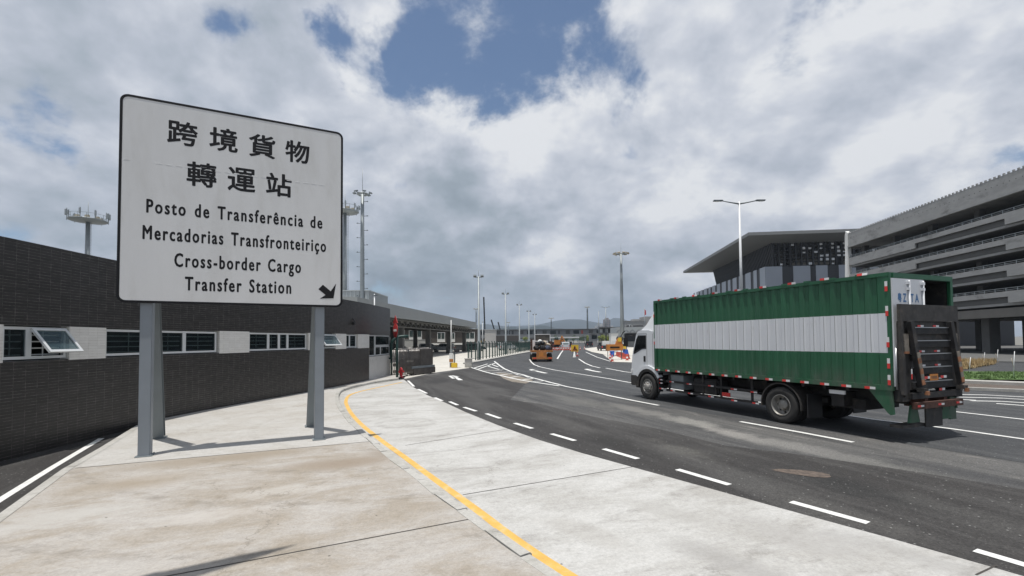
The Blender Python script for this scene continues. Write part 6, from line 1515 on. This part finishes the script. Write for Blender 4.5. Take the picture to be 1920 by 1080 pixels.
# orange arrow trailer
oq = gp(1154, 675); at_ = thing('arrow_board_trailer', oq, 'orange arrow board trailer on thin legs at the works island', 'trailer')
mb = MB(); mb.box2((-.95, -.1, 1.05), (.85, .5, 1.75)); mb.build('trailer_body', 'orange', at_, bevel=.02)
mb = MB(); mb.box2((-.6, -.13, 1.32), (.45, -.102, 1.50)); mb.build('dark_slot', 'blk', at_)
mb = MB(); mb.prism([(.05, 1.75), (.75, 1.75), (.75, 2.35), (.3, 2.4), (.15, 2.05)], .0, .4); mb.build('light_unit', 'orange', at_, bevel=.02)
mb = MB(); mb.prism([(.3, 2.05), (.65, 2.05), (.70, 2.5), (.35, 2.5)], -.05, -.002); mb.build('yellow_panel', 'yel', at_)
mb = MB(); 
for x in (-.8, .7): mb.bar((x, .2, 0), (x, .2, 1.05), .06)
mb.tube([(-.5, .3, .5), (.5, .3, .5)], .03, 6); mb.build('leg', 'poled', at_)
cbx = ground_at(1152.5, 76); cx_ = thing('site_cabin', cbx, 'white upright site cabin behind the orange trailer', 'cabin')
mb = MB(); mb.box2((-.6, 0, 0), (.6, 1.4, 3.25)); mb.build('cabin_wall', 'wht', cx_, bevel=.02)
mb = MB(); mb.box2((-.4, -.03, .25), (.35, -.002, 2.1)); mb.build('cabin_door', 'wframe', cx_)
mb = MB(); mb.box2((-.66, -.06, 3.25), (.66, 1.46, 3.33)); mb.build('cabin_roof', 'shed', cx_)
bb = thing('blue_bin', gp(1148, 669), 'small blue plastic bin beside the orange trailer', 'bin'); mb = MB(); mb.lathe([(0, 0), (.25, 0), (.3, .7), (0, .7)], (0, 0, 0), 'z', 14); mb.build('bin_body', 'pylon', bb); mb = MB(); mb.lathe([(0, .7), (.33, .7), (.33, .76), (0, .78)], (0, 0, 0), 'z', 14); mb.build('bin_lid', 'pylon', bb)
# folded barrier hoops / hoist with dark round bag
hq = gp(1164, 673); ho = thing('site_hoist', hq, 'black hoist pole with a dark round bag hanging beside the orange trailer', 'hoist')
mb = MB(); mb.tube([(.1, 0, 0), (.05, 0, 2.6), (.3, 0, 3.1), (.55, 0, 3.25)], .05, 8); mb.tube([(.55, 0, 0), (.5, 0, 1.2), (.1, 0, 2.0)], .045, 8); mb.tube([(.75, .1, .1), (.72, 0, 1.3), (.35, 0, 2.0)], .04, 8); mb.build('hoist_pole', 'blk', ho)
mb = MB(); mb.lathe([(0, -.14), (.28, -.12), (.42, 0), (.28, .12), (0, .14)], (-.1, 0, 2.35), 'y', 20); mb.build('round_bag', 'blk2', ho)
mb = MB(); mb.prism([(.35, .35), (.95, .3), (.8, 1.1), (.5, 1.15)], -.2, -.15); mb.build('blue_sheet', 'pylon', ho)
mb = MB(); mb.prism([(.25, 1.2), (.62, 1.1), (.55, 1.65), (.3, 1.5)], -.2, -.15); mb.build('yellow_sheet', 'yel', ho)
# people
def person(loc, h, rz, lab, shirt, legs, hat=None, arms=None):
    o = thing('person', loc, lab, 'person', rz)
    s = h/1.75
    J = dict(pel=(0, 0, .95), che=(0, .02, 1.3), nec=(0, .02, 1.48), hea=(0, .0, 1.62), top=(0, .0, 1.72), lh=(-.09, 0, .9), lk=(-.11, -.06, .5), lf=(-.12, .04, .08), lt=(-.13, -.12, .04), rh=(.09, 0, .9), rk=(.12, -.02, .5), rf=(.15, .10, .08), rt=(.16, -.05, .04),
             ls=(-.18, .02, 1.40), le=(-.26, .0, 1.14), lw=(-.22, -.16, .94), lhd=(-.21, -.22, .87), rs=(.18, .02, 1.40), re=(.28, -.04, 1.14), rw=(.24, -.22, 1.02), rhd=(.23, -.30, 1.0))
    R_ = dict(pel=.14, che=.16, nec=.06, hea=.10, top=.07, lh=.10, lk=.065, lf=.045, lt=.035, rh=.10, rk=.065, rf=.045, rt=.035, ls=.07, le=.045, lw=.032, lhd=.035, rs=.07, re=.045, rw=.032, rhd=.035)
    E_ = [('pel', 'che'), ('che', 'nec'), ('nec', 'hea'), ('hea', 'top'), ('pel', 'lh'), ('lh', 'lk'), ('lk', 'lf'), ('lf', 'lt'), ('pel', 'rh'), ('rh', 'rk'), ('rk', 'rf'), ('rf', 'rt'), ('che', 'ls'), ('ls', 'le'), ('le', 'lw'), ('lw', 'lhd'), ('che', 'rs'), ('rs', 're'), ('re', 'rw'), ('rw', 'rhd')]
    ks = list(J)
    def skin(keys, edges, grow, name, mat):
        me = bpy.data.meshes.new(name); me.from_pydata([tuple(c*s for c in J[k]) for k in keys], [(keys.index(a), keys.index(b)) for a, b in edges], [])
        ob = bpy.data.objects.new(name, me); COL.objects.link(ob); md = ob.modifiers.new('s', 'SKIN'); ob.modifiers.new('u', 'SUBSURF').levels = 1
        for i, k in enumerate(keys): r = (R_[k]+grow)*s; me.skin_vertices[0].data[i].radius = (r, r)
        me.skin_vertices[0].data[0].use_root = True
        dg = bpy.context.evaluated_depsgraph_get(); m2 = bpy.data.meshes.new_from_object(ob.evaluated_get(dg)); bpy.data.objects.remove(ob)
        m2.materials.append(MAT[mat]); ob = bpy.data.objects.new(name, m2); COL.objects.link(ob); ob.parent = o
        m2.polygons.foreach_set('use_smooth', [True]*len(m2.polygons)); return ob
    skin(ks, E_, 0, 'body', 'skin')
    skin(['pel', 'lh', 'lk', 'lf', 'rh', 'rk', 'rf'], [('pel', 'lh'), ('lh', 'lk'), ('lk', 'lf'), ('pel', 'rh'), ('rh', 'rk'), ('rk', 'rf')], .022, 'trousers', legs)
    skin(['che', 'pel', 'ls', 'le', 'rs', 're'], [('che', 'pel'), ('che', 'ls'), ('ls', 'le'), ('che', 'rs'), ('rs', 're')], .022, 'jacket', shirt)
    mb = MB(); mb.lathe([(.125*s, 1.64*s), (.12*s, 1.72*s), (.08*s, 1.79*s), (0, 1.82*s)], (0, .01*s, 0), 'z', 16)
    if hat: mb.lathe([(.20*s, 1.655*s), (.12*s, 1.67*s)], (0, -.01*s, 0), 'z', 16)
    mb.build('helmet' if hat else 'hair', hat or 'blk', o)
    return o
person(gp(1169.5, 667)+Vector((0, 0, .03)), 1.75, .4, 'worker in yellow vest and blue trousers standing beside the black hoist', 'hiv', 'bluec', 'wht')
person(gp(740.6, 665)+Vector((0, 0, 0)), 1.7, 2.0, 'person in dark clothes walking in the yard behind the folding gate', 'cloth', 'cloth')
# queue of vehicles under the bridge
for i, (px, Y, rz, paint, lab, kind) in enumerate([(1059, 118, PI/2, 'cabw', 'small white van just behind the row of barriers', 'van'), (1047, 150, PI/2, 'carp', 'dark vehicle left of the small white van', 'van'), (1066, 160, PI/2, 'carp', 'dark vehicle right of the small white van', 'van'), (1104, 150, PI/2, 'carp', 'dark vehicle in front of the footbridge pier', 'van'), (1041, 140, PI/2, 'carp', 'dark vehicle nearest the orange truck frame', 'van')]):
    car('queued_vehicle', ground_at(px, Y), rz, lab, 'van', paint, kind, 'vehicles queued beyond the barriers')
ex = ground_at(1048.5, 135); eo = thing('excavator', ex, 'orange-yellow excavator working beyond the barriers', 'excavator')
mb = MB(); mb.box2((-1.3, 0, .9), (1.2, 2.5, 2.3)); mb.build('house', 'orange', eo, bevel=.08)
mb = MB(); mb.box2((-1.5, -.2, 0), (-.8, 3, .85)); mb.box2((.8, -.2, 0), (1.5, 3, .85)); mb.build('track', 'blk', eo, bevel=.2)
mb = MB(); mb.bar((.3, 0, 2.0), (.8, -.5, 3.4), .3); mb.bar((.8, -.5, 3.4), (1.6, -.8, 1.6), .25); mb.build('arm', 'orange', eo)
mb = MB(); mb.box2((-1.2, -.05, 2.3), (-.2, 1.3, 3.1)); mb.build('cab', 'carg', eo)
sr = thing('site_shelter', ground_at(1058, 200), 'long white shelter roof beyond the barriers', 'shelter'); mb = MB(); mb.box2((-6, 0, 3.0), (6.5, 4, 3.6)); mb.build('shelter_roof', 'wht', sr); mb = MB()
for x in (-5.5, -2, 2, 6): mb.box2((x, .2, 0), (x+.15, .35, 3.0))
mb.build('shelter_post', 'galv', sr)
# young staked trees on the grass island
for px, py, hh in [(1901, 713, 1.4), (1818, 706, 1.0), (1870, 688, 1.2), (1845, 684, .9)]:
    p = gp(px, py); o = thing('sapling_stake', (p.x, p.y, .1), ('tallest pale stake on the green grass island' if px == 1901 else 'short leaning stake on the grass beside the truck lift' if px == 1818 else 'pale stake at the tip of the dry verge' if px == 1870 else 'shortest pale stake in the dry verge'), 'stake')
    mb = MB(); mb.tube([(0, 0, 0), (.03, 0, hh*.5), (.10, 0, hh)], .015, 5); mb.build('stake_rod', 'polew', o)
    mb = MB(); mb.tube([(.02, 0, hh*.4), (-.08, 0, hh*.75)], .010, 5); mb.build('twig', 'tan', o)
# people / far car-park glimpse: white van parked under the car park
car('parked_van', (66, 88, .05), 0, 'pale van parked in the open ground floor of the car park', 'van', 'cabw', 'van', 'cars')
# ------------------------------------------------------------------ HAZE
hz = MB(); hz.box2((-4800, -2900, -1.5), (4900, 6500, 330)); hb_ = hz.build('haze', None, kind='stuff')
hm = bpy.data.materials.new('haze_air'); hm.use_nodes = True; T = NT(hm.node_tree); T.n.remove(T.n['Principled BSDF'])
pv = T.new('ShaderNodeVolumePrincipled'); pv.inputs['Color'].default_value = (.72, .84, 1.0, 1); pv.inputs['Density'].default_value = HAZE; pv.inputs['Anisotropy'].default_value = .3
T.l.new(pv.outputs[0], T.n['Material Output'].inputs['Volume']); hb_.data.materials.append(hm)
